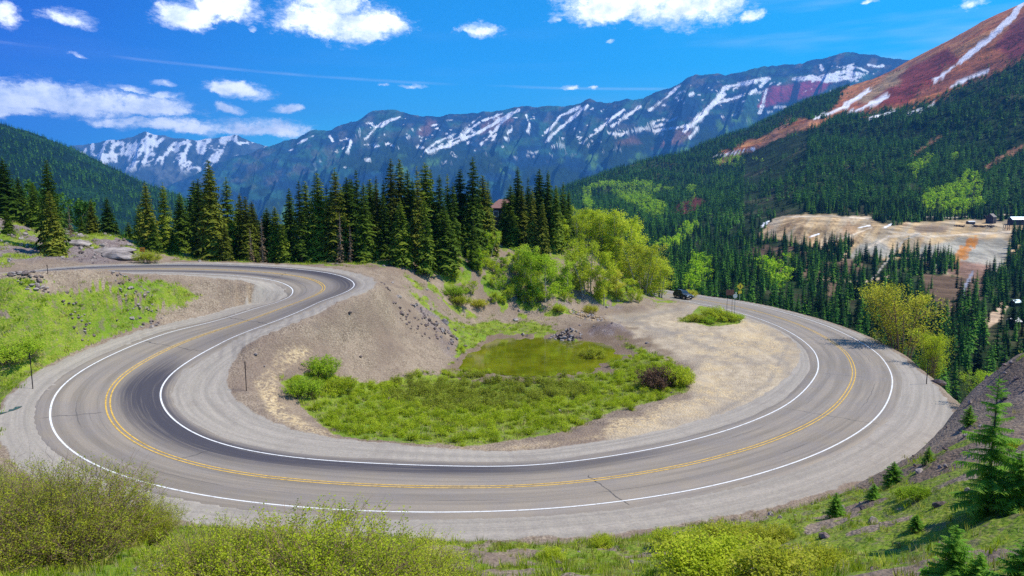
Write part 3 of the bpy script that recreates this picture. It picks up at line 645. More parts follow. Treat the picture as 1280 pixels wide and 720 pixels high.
me = np_mesh('mountain_range', np.stack([rx, ry, rz], 1), grid_faces(*SH), True); colattr(me, col)
tag(link('mountain_range', me, far_mat('mountain_rock', .008, .28, 40.)), kind='structure')

R1 = [(-200,200),(40,196),(80,188),(110,183),(150,177),(172,172),(190,167),(200,170),(215,171),(235,176),(255,178),(280,175),(300,171),(318,178),(345,186),(400,200),(520,230)]
sx_, sy_, sz_, sT = make_range('peaks', R1, np.arange(-200, 520, 1.6), 190, 9000, 15500, 300, 15, 420, .9)
SH = sx_.shape; sx_, sy_, sz_ = [np.ascontiguousarray(a).ravel() for a in (sx_, sy_, sz_)]
su, sv = proj(sx_, sy_, sz_); vc = np.interp(su, [c[0] for c in R1], [c[1] for c in R1]); dn = sv-vc
col = np.zeros((len(su), 3)); put(np.ones(len(su)), (.05, .065, .06)); put(sstep(0, .4, fbm(su*.05, sv*.1, 95, 4)), (.11, .12, .11))
sp = ridged(su*.085+sv*.03, sv*.07, 97, 4); sp = sp+.12*fbm(su*.2, sv*.3, 98, 4)
thr = .62+.006*np.maximum(dn-14, 0)+.0*su+.12*sstep(250, 330, su)
put(sstep(thr, thr+.06, sp)*sstep(46, 30, dn), (.95, .96, .98))
me = np_mesh('snowy_peaks', np.stack([sx_, sy_, sz_], 1), grid_faces(*SH), True); colattr(me, col)
tag(link('distant_mountains', me, far_mat('far_rock', .006, .25, 40.)), kind='structure')

# ---- dark wooded hill on the left
LC = {-560:[(420,190),(380,420),(300,800),(150,1400),(-60,2100),(0,2900)], -200:[(420,190),(390,420),(330,800),(230,1400),(85,2100),(120,2900)], 0:[(420,190),(392,420),(345,800),(265,1400),(153,2150),(180,2900)],
 60:[(420,190),(393,420),(348,800),(278,1400),(170,2200),(195,2900)], 130:[(420,190),(394,420),(350,800),(292,1400),(200,2250),(225,2900)], 230:[(420,190),(395,420),(352,800),(310,1400),(243,2300),(262,2900)],
 330:[(420,190),(395,420),(354,800),(325,1400),(292,2300),(300,2900)], 430:[(420,190),(395,420),(355,800),(335,1400),(330,2300),(335,2900)], 560:[(420,190),(395,420),(355,800),(335,1400),(335,2300),(336,2900)]}
lx, ly, lz, _, lT = table_surface(LC, np.arange(-560, 561, 4.), 150, lambda x, y, U, tt: np.interp(tt, [0, 1, 3, 4, 5], [2, 5, 35, 22, 30])*(fbm(x/300., y/300., 3, 4)+1.1*(ridged((x+y*.3)/260., y/900., 12, 3)-.6)))
SHL = lx.shape; lx, ly, lz, lT = [np.ascontiguousarray(a).ravel() for a in (lx, ly, lz, lT)]
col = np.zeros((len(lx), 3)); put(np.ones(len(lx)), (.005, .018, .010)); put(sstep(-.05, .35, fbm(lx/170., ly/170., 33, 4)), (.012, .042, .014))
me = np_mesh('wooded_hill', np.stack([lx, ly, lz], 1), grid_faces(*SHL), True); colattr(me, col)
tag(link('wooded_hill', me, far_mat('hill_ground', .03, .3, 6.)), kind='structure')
# ---- valley floor sheet far below, out to the horizon
me = bpy.data.meshes.new('valley_floor'); me.from_pydata([(-21500, -3000, -800), (21500, -3000, -800), (21500, 20500, -800), (-21500, 20500, -800)], [], [(0, 1, 2, 3)])
tag(link('valley_floor', me, simple('valley_floor_green', (.04, .07, .03), scale=.01)), kind='structure')
# ============================================================ plants
def rot2(v, a): return np.stack([v[..., 0]*np.cos(a)-v[..., 1]*np.sin(a), v[..., 0]*np.sin(a)+v[..., 1]*np.cos(a), v[..., 2]], -1)
def conifer_mesh(name, levels, nb, K, R=.15, seed=0, bare=.02, sparse=0., wild=.25, droop=.55, fw=1.):
    """unit-height spruce crown: drooping branches built of many small sprays"""
    rg = np.random.default_rng(seed); V = []; n = 0
    zs = np.linspace(bare, .985, levels)+rg.normal(0, .3/levels, levels)
    for z in zs:
        if rg.random() < sparse: continue
        prof = (1-z)**.68*min(1, .75+z*1.6)
        k = max(3, int(round(nb*(.45+.55*(1-z)))))
        a0 = rg.random()*6.28
        for j in range(k):
            if rg.random() < sparse*.7: continue
            a = a0+6.283*j/k+rg.normal(0, .25)
            L = R*prof*rg.uniform(1-wild*1.3, 1+wild)+.008
            up = .30*z-.10                                   # upper branches rise, lower ones hang
            dr = -droop*(1-z)-.15*droop/.55+rg.normal(0, .12)
            zz = z+rg.normal(0, .006)
            for q in range(K):
                t0 = (q+.1)/K; t1 = (q+1.15)/K
                w = fw*(L*(.42-.22*t0)*rg.uniform(.8, 1.3)+.004)
                def pt(t, s=0., dz=0.): return (L*t, s, zz+L*(up*t+dr*t*t*.7)+dz)
                # one spray left, one right, one hanging
                for sgn in (-1, 1):
                    V += [pt(t0), pt(t1, 0, 0), (L*(t1+.05), sgn*w, zz+L*(up*t1+dr*t1*t1*.7)-w*.45*rg.uniform(.3, 1.4))]
                V += [pt(t0), pt(t1), (L*(t0+t1)/2+.0, rg.normal(0, .2)*w, zz+L*(up*t0+dr*t0*t0*.7)-w*rg.uniform(.7, 1.3))]
            m = K*9; blk = np.array(V[-m:]); blk = rot2(blk, a); V[-m:] = [tuple(p) for p in blk]
    # leader
    for a in (0, 2.1, 4.2): V += [(.004*math.cos(a), .004*math.sin(a), .94), (-.004*math.cos(a), -.004*math.sin(a), .94), (0, 0, 1.0)]
    V = np.array(V); return np_mesh(name, V, np.arange(len(V)).reshape(-1, 3))
def trunk_mesh(name, h=.96, r=.011, snags=0, seed=0):
    mb = MB(); rg = random.Random(seed)
    mb.tube([(0, 0, -.03), (0, 0, .2), (.003, .001, .5), (.001, .002, .8), (0, 0, h)], [r*1.25, r, r*.75, r*.4, r*.08], 7)
    for i in range(snags):
        z = rg.uniform(.12, .9); a = rg.uniform(0, 6.28); L = rg.uniform(.03, .08)*(1.1-z)
        mb.tube([(0, 0, z), (L*math.cos(a), L*math.sin(a), z-.01), (L*1.5*math.cos(a+.2), L*1.5*math.sin(a+.2), z-.025)], [.0022, .0014, .0005], 3)
    me = bpy.data.meshes.new(name); me.from_pydata(mb.v, [], mb.f); me.update(); return me
M_SPR = [foliage('spruce_needles', ((.035, .080, .008), (.125, .20, .018), (.32, .39, .04)), 2.2, .55, .4),
         foliage('olive_needles', ((.055, .075, .008), (.17, .20, .02), (.36, .37, .05)), 2.2, .4, .35)]
M_FAR = foliage('far_needles', ((.007, .040, .005), (.028, .13, .012), (.13, .32, .025)), 1.5, 1.2, .2)
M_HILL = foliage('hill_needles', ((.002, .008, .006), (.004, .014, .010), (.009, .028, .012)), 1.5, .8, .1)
M_SAP = foliage('young_needles', ((.09, .22, .02), (.22, .45, .045), (.42, .62, .10)), 3., .2, .5)
M_BARK = simple('spruce_bark', (.10, .075, .06), .95, .1, scale=12.)
M_DEAD = simple('dead_wood', (.27, .23, .20), .95, .1, scale=9.)
CROWNS = [conifer_mesh('spruce_crown_mesh', 54, 9, 4, R=rr, seed=i, bare=bb, sparse=sp) for i, (rr, bb, sp) in enumerate([(.135, .03, 0), (.16, .02, 0), (.115, .05, .04), (.125, .08, .06), (.18, .02, 0), (.10, .12, .10)])]
CROWNS_O = [m.copy() for m in CROWNS[:4]]
TRUNK = trunk_mesh('spruce_trunk_mesh', snags=12); DEADT = trunk_mesh('dead_trunk_mesh', r=.010, snags=70, seed=3)
DEADC = conifer_mesh('dead_crown_mesh', 30, 6, 2, R=.09, seed=31, bare=.1, sparse=.35)
M_DEADN = foliage('dead_needles', ((.09, .065, .04), (.17, .12, .07), (.25, .19, .12)), 2., .2, .1)

def hit(u, v, dmin=3., dmax=185., n=700):
    """first point of the near ground along the ray through a pixel"""
    x, y, z = ray(u, v); d = dmin*(dmax/dmin)**np.linspace(0, 1, n); X = x/y*d; Z = z/y*d
    g = ground(X, d)[0]; s = np.where(Z < g)[0]
    k = s[0] if len(s) else n-1
    return np.array([X[k], d[k], g[k]])
def gz_at(x, y): return float(ground(x, y)[0][0])
def top_height(u, v, d, base): return float(D(u, v, d)[2]-base)

def plant_spruce(name, x, y, zb, H, crown, cmat, label, group, w=1., trunk=TRUNK, tmat=M_BARK, cat='tree', rz=None):
    r = empty(name, (x, y, zb)); tag(r, label, cat, group)
    a = random.uniform(0, 6.28) if rz is None else rz
    for nm, me, mt in (('trunk', trunk, tmat), ('crown', crown, cmat)):
        if me is None: continue
        o = link(nm, me, mt, r); o.rotation_euler = (0, 0, a)
        o.scale = (H*w, H*w, H)
    return r
STAND = [(-30,205,99),(2,197,97),(22,220,101),(40,227,98),(57,198,87),(61,237,84),(8,262,90),(101,269,118),(113,249,112),(133,245,110),(144,277,112),(160,277,118),(173,255,112),(181,227,101),(190,270,99),(203,227,103),(215,284,101),(224,239,108),
 (247,222,104),(260,198,101),(282,220,105),(299,240,107),(306,244,104),(314,250,106),(280,277,99),(333,259,108),(343,257,107),(353,277,105),(361,234,110),(373,224,106),(381,225,113),(396,214,108),(408,230,112),(418,208,107),
 (433,220,109),(445,210,112),(454,227,106),(462,222,113),(470,220,110),(479,224,115),(488,197,112),(499,197,116),(509,210,113),(521,207,110),(531,202,113),(538,210,118),(549,217,112),(559,217,121),(566,227,114),(575,210,121),(591,195,120),(603,217,124),(610,224,128),(500,250,106),(530,245,106),(556,262,110),(583,250,119),
 (638,230,131),(647,207,135),(652,230,131),(660,220,133),(665,234,128),(674,210,134),(685,212,134),(695,230,132),(704,227,135),(711,237,137),(630,247,143),(640,262,129),(678,250,127)]
ends = {0:'beyond the left end of the road'}
def zone(u):
    if u < 75: return 'on the rocky slope at far left'
    if u < 165: return 'behind the grey rock outcrop'
    if u < 270: return 'right of the orange sign'
    if u < 330: return 'right of the tallest roadside spruce'
    if u < 480: return 'in the middle of the roadside stand'
    if u < 620: return 'in the right end of the roadside stand'
    return 'beside the brown-roofed house'
STAND.sort()
ORD = ['first', 'second', 'third', 'fourth', 'fifth', 'sixth', 'seventh', 'eighth', 'ninth', 'tenth', '11th', '12th', '13th', '14th', '15th', '16th', '17th', '18th', '19th', '20th', '21st', '22nd', '23rd', '24th', '25th', '26th', '27th', '28th', '29th', '30th']
zc = {}
for i, (u, vt, d) in enumerate(STAND):
    p = D(u, vt, d); zb = gz_at(p[0], d); H = float(p[2]-zb)
    olive = (u in (181, 260, 280, 418, 470, 488, 499, 521, 61, 652, 665, 678, 113, 299, 306, 314, 603))
    zn = zone(u); k = zc.get(zn, 0); zc[zn] = k+1
    kind = 'tall' if H > 14.5 else ('mid-height' if H > 9.5 else 'short')
    lab = '%s %s spruce, %s from the left %s' % (kind, 'olive' if olive else 'dark', ORD[k], zn)
    ci = i % 6 if H > 10 else 4
    if u in (57, 260, 133): ci = 1
    w = random.uniform(.92, 1.3)*(1.2 if H < 10 else 1)
    plant_spruce('spruce_tree', p[0], d, zb-.1, H, (CROWNS_O[ci % 4] if olive else CROWNS[ci]), M_SPR[1 if olive else 0], lab, 'spruces at the road and on the knoll', w=w)
for (u, vt, d, lab) in ((326, 268, 102, 'bare grey dead spruce between green spruces behind the road'), (312, 282, 101, 'brown dead spruce with thin crown beside the bare grey one'), (424, 262, 104, 'pale dead spruce trunk in the middle of the stand'), (85, 254, 100, 'thin grey-green spruce standing on the grey rock outcrop'), (437, 280, 104, 'short dead spruce at the edge of the dense stand')):
    p = D(u, vt, d); zb = gz_at(p[0], d)
    plant_spruce('spruce_tree', p[0], d, zb-.1, float(p[2]-zb), DEADC, M_DEADN, lab, 'spruces at the road and on the knoll', trunk=DEADT, tmat=M_DEAD, w=.95)
# rows further back, seen between the front ones
nb = 0
env_u = [s[0] for s in STAND]; env_v = [s[1] for s in STAND]
while nb < 84:
    u = random.uniform(235, 604) if nb < 74 else random.uniform(640, 708); d = random.uniform(108, 136) if nb < 74 else random.uniform(138, 155)
    near = [v for a, v in zip(env_u, env_v) if abs(a-u) < 14]; vt = (max(near) if near else 240)+random.uniform(2, 22)
    p = D(u, vt, d); zb = gz_at(p[0], d); H = float(p[2]-zb)
    if H < 6: H = 8
    plant_spruce('spruce_tree', p[0], d, zb-.1, H, CROWNS[nb % 6], M_SPR[0], 'dark spruce deep inside the stand, mostly hidden by the front rows', 'spruces deep inside the stand', w=random.uniform(1., 1.3))
    nb += 1
NB_IND = len(STAND)+5+84

def joined(a, b, m1, m2, name, sc=1.):
    """two source meshes in one mesh with two materials"""
    va = np.empty(len(a.vertices)*3, np.float32); a.vertices.foreach_get('co', va); vb = np.empty(len(b.vertices)*3, np.float32); b.vertices.foreach_get('co', vb)
    def faces(me, k):
        out = {}
        for p in me.polygons: out.setdefault(len(p.vertices), []).append(tuple(i+k for i in p.vertices))
        return out
    A = faces(a, 0); B = faces(b, len(a.vertices)); L = []; mi = []
    for q, idx in ((A, 0), (B, 1)):
        for n in q: L.append(np.array(q[n])); mi += [idx]*len(q[n])
    me = np_mesh(name, np.concatenate([va, vb]).reshape(-1, 3), L); me.materials.append(m1); me.materials.append(m2)
    me.polygons.foreach_set('material_index', np.array(mi, np.int32)); return me
# ---- forest on the valley side
MID = [conifer_mesh('valley_spruce_mesh', 26, 7, 2, R=rr, seed=50+i) for i, rr in enumerate((.13, .16, .11, .145))]
LOW = [conifer_mesh('far_spruce_mesh', 13, 6, 1, R=rr, seed=60+i, wild=.35) for i, rr in enumerate((.17, .2, .15))]
hz_v = gv.reshape(UU.shape).min(0); hz_u = us_fan = UU[0]
TRUNK_S = trunk_mesh('small_trunk_mesh', r=.016)
MID = [joined(TRUNK_S, m, M_BARK, M_FAR, 'valley_spruce_whole') for m in MID]
def sample_surface(X, Y, Z, shape, dens, n_try):
    """random points on a grid surface, weight per vertex given"""
    X2, Y2, Z2 = X.reshape(shape), Y.reshape(shape), Z.reshape(shape)
    ax = np.abs(np.diff(X2, axis=1))[:-1]; ay = np.abs(np.diff(Y2, axis=0))[:, :-1]
    w = (ax*ay)*dens.reshape(shape)[:-1, :-1]; tot = w.sum(); c = np.cumsum(w.ravel())/tot
    n = int(min(n_try, tot)); k = np.searchsorted(c, RNG.random(n)); r, q = k//w.shape[1], k % w.shape[1]
    a, b = RNG.random(n), RNG.random(n)
    def bl(A): return (A[r, q]*(1-a)+A[r, q+1]*a)*(1-b)+(A[r+1, q]*(1-a)+A[r+1, q+1]*a)*b
    return bl(X2), bl(Y2), bl(Z2), r*shape[1]+q
dist = vy
clump = fbm(vx/55., vy/70., 120, 4)
dens = np.interp(dist, [150, 300, 600, 800, 1000, 1500, 2200, 3000], [1/26., 1/24., 1/28., 1/32., 1/30., 1/40., 1/58., 1/80.])
gap = sstep(-.55, -.2, clump)
thin = reg(vu, vv, [(850,268),(948,268),(960,300),(1060,345),(1250,330),(1250,395),(1190,400),(1110,370),(1060,395),(1000,380),(930,345),(860,330)], 8, 14)
dens = dens*(gap*.85+.15)*(1-thin*.60)
colsum = 1-np.clip(mx(mx(bare, tail), snow), 0, 1)
for lo in ([(1150,345),(1180,342),(1230,348),(1228,372),(1205,378),(1160,372)], [(1165,395),(1180,378),(1215,380),(1210,392)], [(832,264),(866,246),(884,250),(870,266),(840,270)]): colsum *= 1-.85*reg(vu, vv, lo, 1.5, 2)
colsum *= 1-.97*reg(vu, vv, [(1228,425),(1236,398),(1262,376),(1275,376),(1270,400),(1255,425)], 2, 2)
for q, w in (([(900,203),(935,189),(985,165),(1022,150)], 3.), ([(1140,195),(1175,172)], 2.5), ([(1230,212),(1262,192),(1290,180)], 3.5)): colsum *= 1-.9*stroke(vu, vv, q, w, 2.5)
for lo in ([(1022,332),(1030,308),(1062,300),(1074,304),(1060,318),(1050,332)], [(1092,345),(1096,322),(1150,318),(1195,326),(1198,345)], [(1255,345),(1262,296),(1300,290),(1300,345)], [(985,345),(1000,318),(1045,325),(1040,345)]):
    q_ = reg(vu, vv, lo, 2, 5); colsum = colsum*(1-q_)+q_; dens = dens*(1+.1*q_)
ins = (vT < 11.05)
tx, ty, tz, tk = sample_surface(vx, vy, vz, (420, len(np.arange(520, 1760, 2.5))), dens*colsum*ins, 110000)
# trees scattered over the lower part of the bare slope
th = np.interp(ty, [200, 500, 900, 3000], [13, 13.5, 14, 14])*RNG.uniform(.42, 1.35, len(ty))
tu, tv = proj(tx, ty, tz); _, tvt = proj(tx, ty, tz+th)
keep = (tu > 560) & (tu < 1700)
# aspens take these patches
ASP = [[(1150,268),(1155,245),(1190,238),(1205,218),(1222,222),(1228,262),(1200,272)], [(735,300),(728,240),(752,238),(790,262),(820,280),(835,262),(800,248),(840,240),(800,230),(740,232)], [(862,300),(850,290),(870,288)], [(890,200),(925,197),(925,208),(893,212)], [(925,205),(950,198),(955,205)], [(855,240),(868,236),(866,250)], [(1135,215),(1165,195),(1160,205),(1140,225)], [(850,380),(868,335),(885,345),(880,380)], [(955,345),(985,340),(985,360),(960,362)], [(815,320),(850,298),(853,318)], [(1180,205),(1195,198),(1200,206)]]
am = np.zeros(len(vu))
for lo in ASP: am = mx(am, reg(vu, vv, lo, 2, 4, .1))
inasp = (am[tk] > .5) & (RNG.random(len(tk)) > .3)
keep &= ~inasp
tx, ty, tz, th, tu, tv, tvt, tk = [a[keep] for a in (tx, ty, tz, th, tu, tv, tvt, tk)]
vis = (tu > -5) & (tu < 1285) & (tvt < np.interp(tu, hz_u, hz_v)-8) & (ty < 640)
# keep the nearer trees apart
order = np.argsort(ty); px_h = (tv-tvt)
vis_i = [i for i in np.argsort(-px_h) if vis[i]][:300-NB_IND-6]
ind = np.zeros(len(tx), bool); ind[vis_i] = True
def vzone(u, v, d):
    if u < 960: return 'beyond the car and the roadside signs'
    if d > 430: return 'below the tan mine tailings'
    if u < 1095: return 'between the signs and the round willow'
    if u < 1190: return 'behind the round willow'
    return 'on the steep valley side at the right edge'
for i in vis_i:
    o = link('spruce_tree', MID[i % 4]); H = float(th[i]); o.location = (float(tx[i]), float(ty[i]), float(tz[i])-.3); o.rotation_euler = (0, 0, random.uniform(0, 6.28)); w = random.uniform(.85, 1.15); o.scale = (H*w, H*w, H)
    z = vzone(tu[i], tv[i], ty[i])
    tag(o, 'dark green spruce in the valley forest %s' % z, 'tree', 'valley spruces '+z)
r = ~ind; near = r & (ty < 900); far = r & (ty >= 900)
scatter('valley_forest', np.stack([tx, ty, tz-.3], 1)[near], th[near], RNG.random(near.sum())*6.28, [(m, None) for m in MID], 'dense dark spruce forest filling the valley side', 'forest')
scatter('slope_forest', np.stack([tx, ty, tz-.3], 1)[far], th[far]*1.05, RNG.random(far.sum())*6.28, [(m, M_FAR) for m in LOW], 'dark spruce forest climbing towards the red mountain', 'forest')
# sparse krummholz on the scree
dsc = bare*(1-snow)*ins*.0006*(sstep(0, .35, fbm(vx/90., vy/90., 131, 4)))*np.interp(vT, [9, 10.5, 11], [1.6, .6, 0])*6
qx, qy, qz, _ = sample_surface(vx, vy, vz, (420, len(np.arange(520, 1760, 2.5))), dsc, 3000)
scatter('treeline_conifers', np.stack([qx, qy, qz-.3], 1), RNG.uniform(6, 12, len(qx)), RNG.random(len(qx))*6.28, [(m, M_FAR) for m in LOW], 'sparse stunted conifers dotted over the red scree', 'forest')
# wooded hill
hx, hy, hz_, hk = sample_surface(lx, ly, lz, SHL, np.interp(ly, [190, 500, 1500, 2900], [1/60., 1/80., 1/110., 1/160.])*(ly > 240)*(lT < 4.15)*(.25+.75*sstep(-.35, .05, fbm(lx/120., ly/200., 135, 4)))*(lx/ly > -.95), 34000)
scatter('hill_forest', np.stack([hx, hy, hz_-.3], 1), RNG.uniform(9, 16, len(hx)), RNG.random(len(hx))*6.28, [(m, M_HILL) for m in LOW], 'dark conifer forest covering the hill on the left', 'forest')

# ---- broadleaved plants
def leaf_cloud(centres, size, rg, aspect=.75):
    n = len(centres); a = rg.normal(size=(n, 3))*np.array([1, 1, .55]); a /= np.linalg.norm(a, axis=1)[:, None]
    b = np.cross(a, rg.normal(size=(n, 3))*np.array([.55, .55, 1.])); b /= np.linalg.norm(b, axis=1)[:, None]
    s = size*rg.uniform(.6, 1.3, (n, 1))
    V = np.stack([centres-a*s, centres+b*s*aspect, centres+a*s, centres-b*s*aspect], 1).reshape(-1, 3)
    return V, np.arange(n*4).reshape(-1, 4)
def stem_set(n, R, H, rg, r0, kink=.12, spread=1., base=.15, seg=6, twigs=2, lean=None):
    """returns the stem tubes and the sample points on the upper stems"""
    mb = MB(); P_ = []
    for i in range(n):
        a = rg.random()*6.283; q = rg.random()**.6; hh = H*(1-.45*q*q)*rg.uniform(.6, 1.08)
        ex, ey = R*q*math.cos(a)*spread, R*q*math.sin(a)*spread; bx, by = base*R*math.cos(a)*q, base*R*math.sin(a)*q
        pts = []
        for k in range(seg):
            t = k/(seg-1); o = t**1.25
            pts.append((bx+(ex-bx)*o+rg.normal(0, kink*R*.12)*t, by+(ey-by)*o+rg.normal(0, kink*R*.12)*t, hh*(t**.85)))
        rr = [r0*(1-.85*k/(seg-1)) for k in range(seg)]
        mb.tube(pts, rr, 3, False)
        A = np.array(pts)
        for _ in range(5):
            t = rg.uniform(.25, 1)*(seg-1.001); k = int(t); f = t-k; P_.append(A[k]*(1-f)+A[k+1]*f)
        for _ in range(twigs):
            t = rg.uniform(.3, .9)*(seg-1.001); k = int(t); f = t-k; s = A[k]*(1-f)+A[k+1]*f
            d = rg.normal(size=3)*.5+np.array([0, 0, .9]); L = H*rg.uniform(.08, .22); e = s+d/np.linalg.norm(d)*L
            mb.tube([s, (s+e)/2+rg.normal(size=3)*L*.06, e], [r0*.4, r0*.28, r0*.1], 3, False)
            for g in (.35, .6, .85, 1.): P_.append(s*(1-g)+e*g)
    return mb, np.array(P_)
def shrub(name, n, R, H, nleaf, leaf, seed, r0=.012, jitter=.10, low=.12, whips=0, **k):
    rg = np.random.default_rng(seed); mb, pts = stem_set(n, R, H, rg, r0, **k)
    if whips:
        m2, _ = stem_set(whips, R*.95, H*1.22, rg, r0*.8, kink=.3, base=.5, twigs=2); mb.add(m2.v, m2.f)
    c = pts[rg.integers(0, len(pts), nleaf)]+rg.normal(0, jitter, (nleaf, 3)); c = c[c[:, 2] > H*low*rg.random(len(c))*2]
    V, Fq = leaf_cloud(c, leaf, rg); lm = np_mesh(name+'_leaves', V, Fq)
    sm = bpy.data.meshes.new(name+'_stems'); sm.from_pydata(mb.v, [], mb.f); sm.update()
    return sm, lm
def aspen(name, seed, nleaf=2400, R=.23, H=1., leaf=.012, nl=22, multi=1):
    """unit-height tree: slim trunk(s), rising limbs, airy crown in clumps"""
    rg = np.random.default_rng(seed); mb = MB(); cl_ = []
    for s in range(multi):
        ox, oy = (rg.normal(0, .07, 2) if multi > 1 else (0, 0)); tx_ = ox*2.2+rg.normal(0, .02); ty_ = oy*2.2+rg.normal(0, .02); hh = H*rg.uniform(.82, 1) if s else H
        tr = [(ox, oy, -.02), (ox+tx_*.2, oy+ty_*.2, .3*hh), (ox+tx_*.6+rg.normal(0, .01), oy+ty_*.6, .65*hh), (ox+tx_, oy+ty_, .97*hh)]
        mb.tube(tr, [.013, .010, .006, .0015], 6)
        T = np.array(tr)
        for i in range(nl):
            t = rg.uniform(.05, .97); z = t*hh; f = np.interp(z, T[:, 2], np.arange(4)); k = min(2, int(f)); p = T[k]*(1-(f-k))+T[k+1]*(f-k)
            a = rg.random()*6.283; prof = math.sin(min(1, (t-.02)/.98)**.6*math.pi)**.5+.15; L = R*prof*rg.uniform(.5, 1.1)
            e = p+np.array([math.cos(a)*L, math.sin(a)*L, L*rg.uniform(.5, 1.3)]); e[2] = min(e[2], hh*1.02)
            mb.tube([p, (p+e)/2+np.array([0, 0, -.01]), e], [.0042, .0026, .0008], 3, False)
            for g in (.45, .7, .9, 1.05): cl_.append((p*(1-g)+e*g, .018+.02*rg.random()+.1*L))
    cl_ = cl_+[(np.array([ox, oy, hh*.98]), .02)]
    k = rg.integers(0, len(cl_), nleaf); cc = np.array([c[0] for c in cl_]); ss = np.array([c[1] for c in cl_])
    c = cc[k]+rg.normal(0, 1, (nleaf, 3))*ss[k][:, None]*.8
    V, Fq = leaf_cloud(c, leaf, rg); lm = np_mesh(name+'_leaves', V, Fq)
    sm = bpy.data.meshes.new(name+'_wood'); sm.from_pydata(mb.v, [], mb.f); sm.update(); return sm, lm
M_LIME = foliage('aspen_leaves_lime', ((.20, .34, .012), (.40, .58, .03), (.60, .72, .08)), 2.5, .35, .5, .6, 60)
M_YEL = foliage('aspen_leaves_yellow', ((.34, .36, .02), (.58, .58, .05), (.75, .72, .14)), 2.5, .25, .5, .6, 60)
M_OLV = foliage('willow_leaves_olive', ((.27, .32, .02), (.50, .55, .04), (.76, .74, .12)), 2., .25, .55, .6, 60)
M_WIL = foliage('willow_leaves', ((.28, .36, .015), (.54, .64, .035), (.78, .80, .10)), 1.2, .2, .5, .6, 40)
M_AB = simple('aspen_bark', (.36, .33, .24), .9, .1, scale=8.); M_TW = simple('willow_twigs', (.24, .16, .11), .9, .1, scale=8.)
ASPN = [aspen('aspen', 70+i, nleaf=5500, leaf=.0125, R=rr) for i, rr in enumerate((.21, .26, .17, .30))]
ASPM = [aspen('aspen_clump', 80+i, nleaf=8500, R=.20, multi=5, nl=14, leaf=.0115) for i in range(3)]
COPY = {}
def plant_leafy(name, x, y, zb, sc, pair, wood, leaves, label, cat, group=None, wx=1., rz=None, pn=('trunk', 'crown')):
    r = empty(name, (x, y, zb)); tag(r, label, cat, group); a = random.uniform(0, 6.28) if rz is None else rz
    for nm, me, mt in ((pn[0], pair[0], wood), (pn[1], pair[1], leaves)):
        key = (me.name, mt.name)
        if key not in COPY:
            m2 = me if len(me.materials) == 0 else me.copy()
            if len(m2.materials): m2.materials.clear()
            m2.materials.append(mt); COPY[key] = m2
        o = link(nm, COPY[key], None, r); o.scale = (sc*wx, sc*wx, sc); o.rotation_euler = (0, 0, a)
    return r
# (u, top row, distance, width factor, palette, clump?)
AS = [(609,288,121,1.1,0,1,'lime aspen clump at the left end of the knoll below the house'),(597,312,114,1.2,0,0,'small lime aspen left of the knoll, beside the gravel track'),(628,322,118,1.1,0,0,'short lime aspen between the left clump and the tall lime pair'),
 (648,306,118,1.1,0,1,'left one of the tall lime aspens behind the pond'),(664,318,115,1.,0,0,'slim lime aspen squeezed between two fuller lime ones behind the pond'),(682,322,113,1.2,0,0,'full bright lime aspen behind the pond, nearest the water'),
 (710,326,118,1.15,0,0,'rounded lime aspen standing alone right of the brightest one'),(738,300,122,1.2,1,1,'broad olive aspen in the middle of the knoll'),(756,318,121,1.,1,0,'olive aspen in front of the broad middle one'),
 (704,274,134,1.1,1,0,'yellow-green aspen just right of the knoll spruces'),(722,264,140,1.1,1,1,'tall pale aspen behind the knoll spruces'),(737,258,146,1.1,1,1,'tallest pale aspen at the top of the knoll'),(752,262,142,1.2,1,1,'pale aspen next to the tallest one on the knoll'),
 (771,262,142,1.2,1,1,'rounded pale aspen on the right shoulder of the knoll'),(788,272,146,1.2,1,1,'pale aspen at the right end of the upper row'),(728,292,134,1.,1,0,'thin aspen in front of the upper row on the knoll'),(770,296,136,1.1,1,0,'mid-slope aspen below the rounded pale one'),
 (806,300,137,1.15,2,1,'olive multi-stemmed aspen above the dirt turnout'),(825,322,142,1.1,1,1,'yellow-green aspen at the right foot of the knoll beside the car'),(819,318,146,1.1,1,0,'aspen behind the one at the right foot of the knoll'),
 (771,338,126,1.35,3,0,'low bright yellow aspen at the edge of the dirt turnout'),(787,352,130,1.5,1,0,'small yellow-green aspen right of the low bright yellow one'),(749,346,123,1.3,2,0,'small olive aspen left of the low bright yellow one'),(693,290,131,.9,1,0,'narrow aspen in front of the knoll spruces'),(809,350,141,1.2,1,0,'low aspen sapling in front of the olive multi-stemmed one')]
for (u, vt, d, wf, pal, mc, lab) in AS:
    p = D(u, vt, d); zb = gz_at(p[0], d); H = max(2.5, float(p[2]-zb))
    plant_leafy('aspen_tree', p[0], d, zb-.1, H, (ASPM if mc else ASPN)[int(u) % 3], M_AB, (M_LIME, M_WIL, M_OLV, M_YEL)[pal], lab.replace('parked ', ''), 'tree', 'aspens on the knoll', wx=wf*(1.15 if H < 9 else .92))
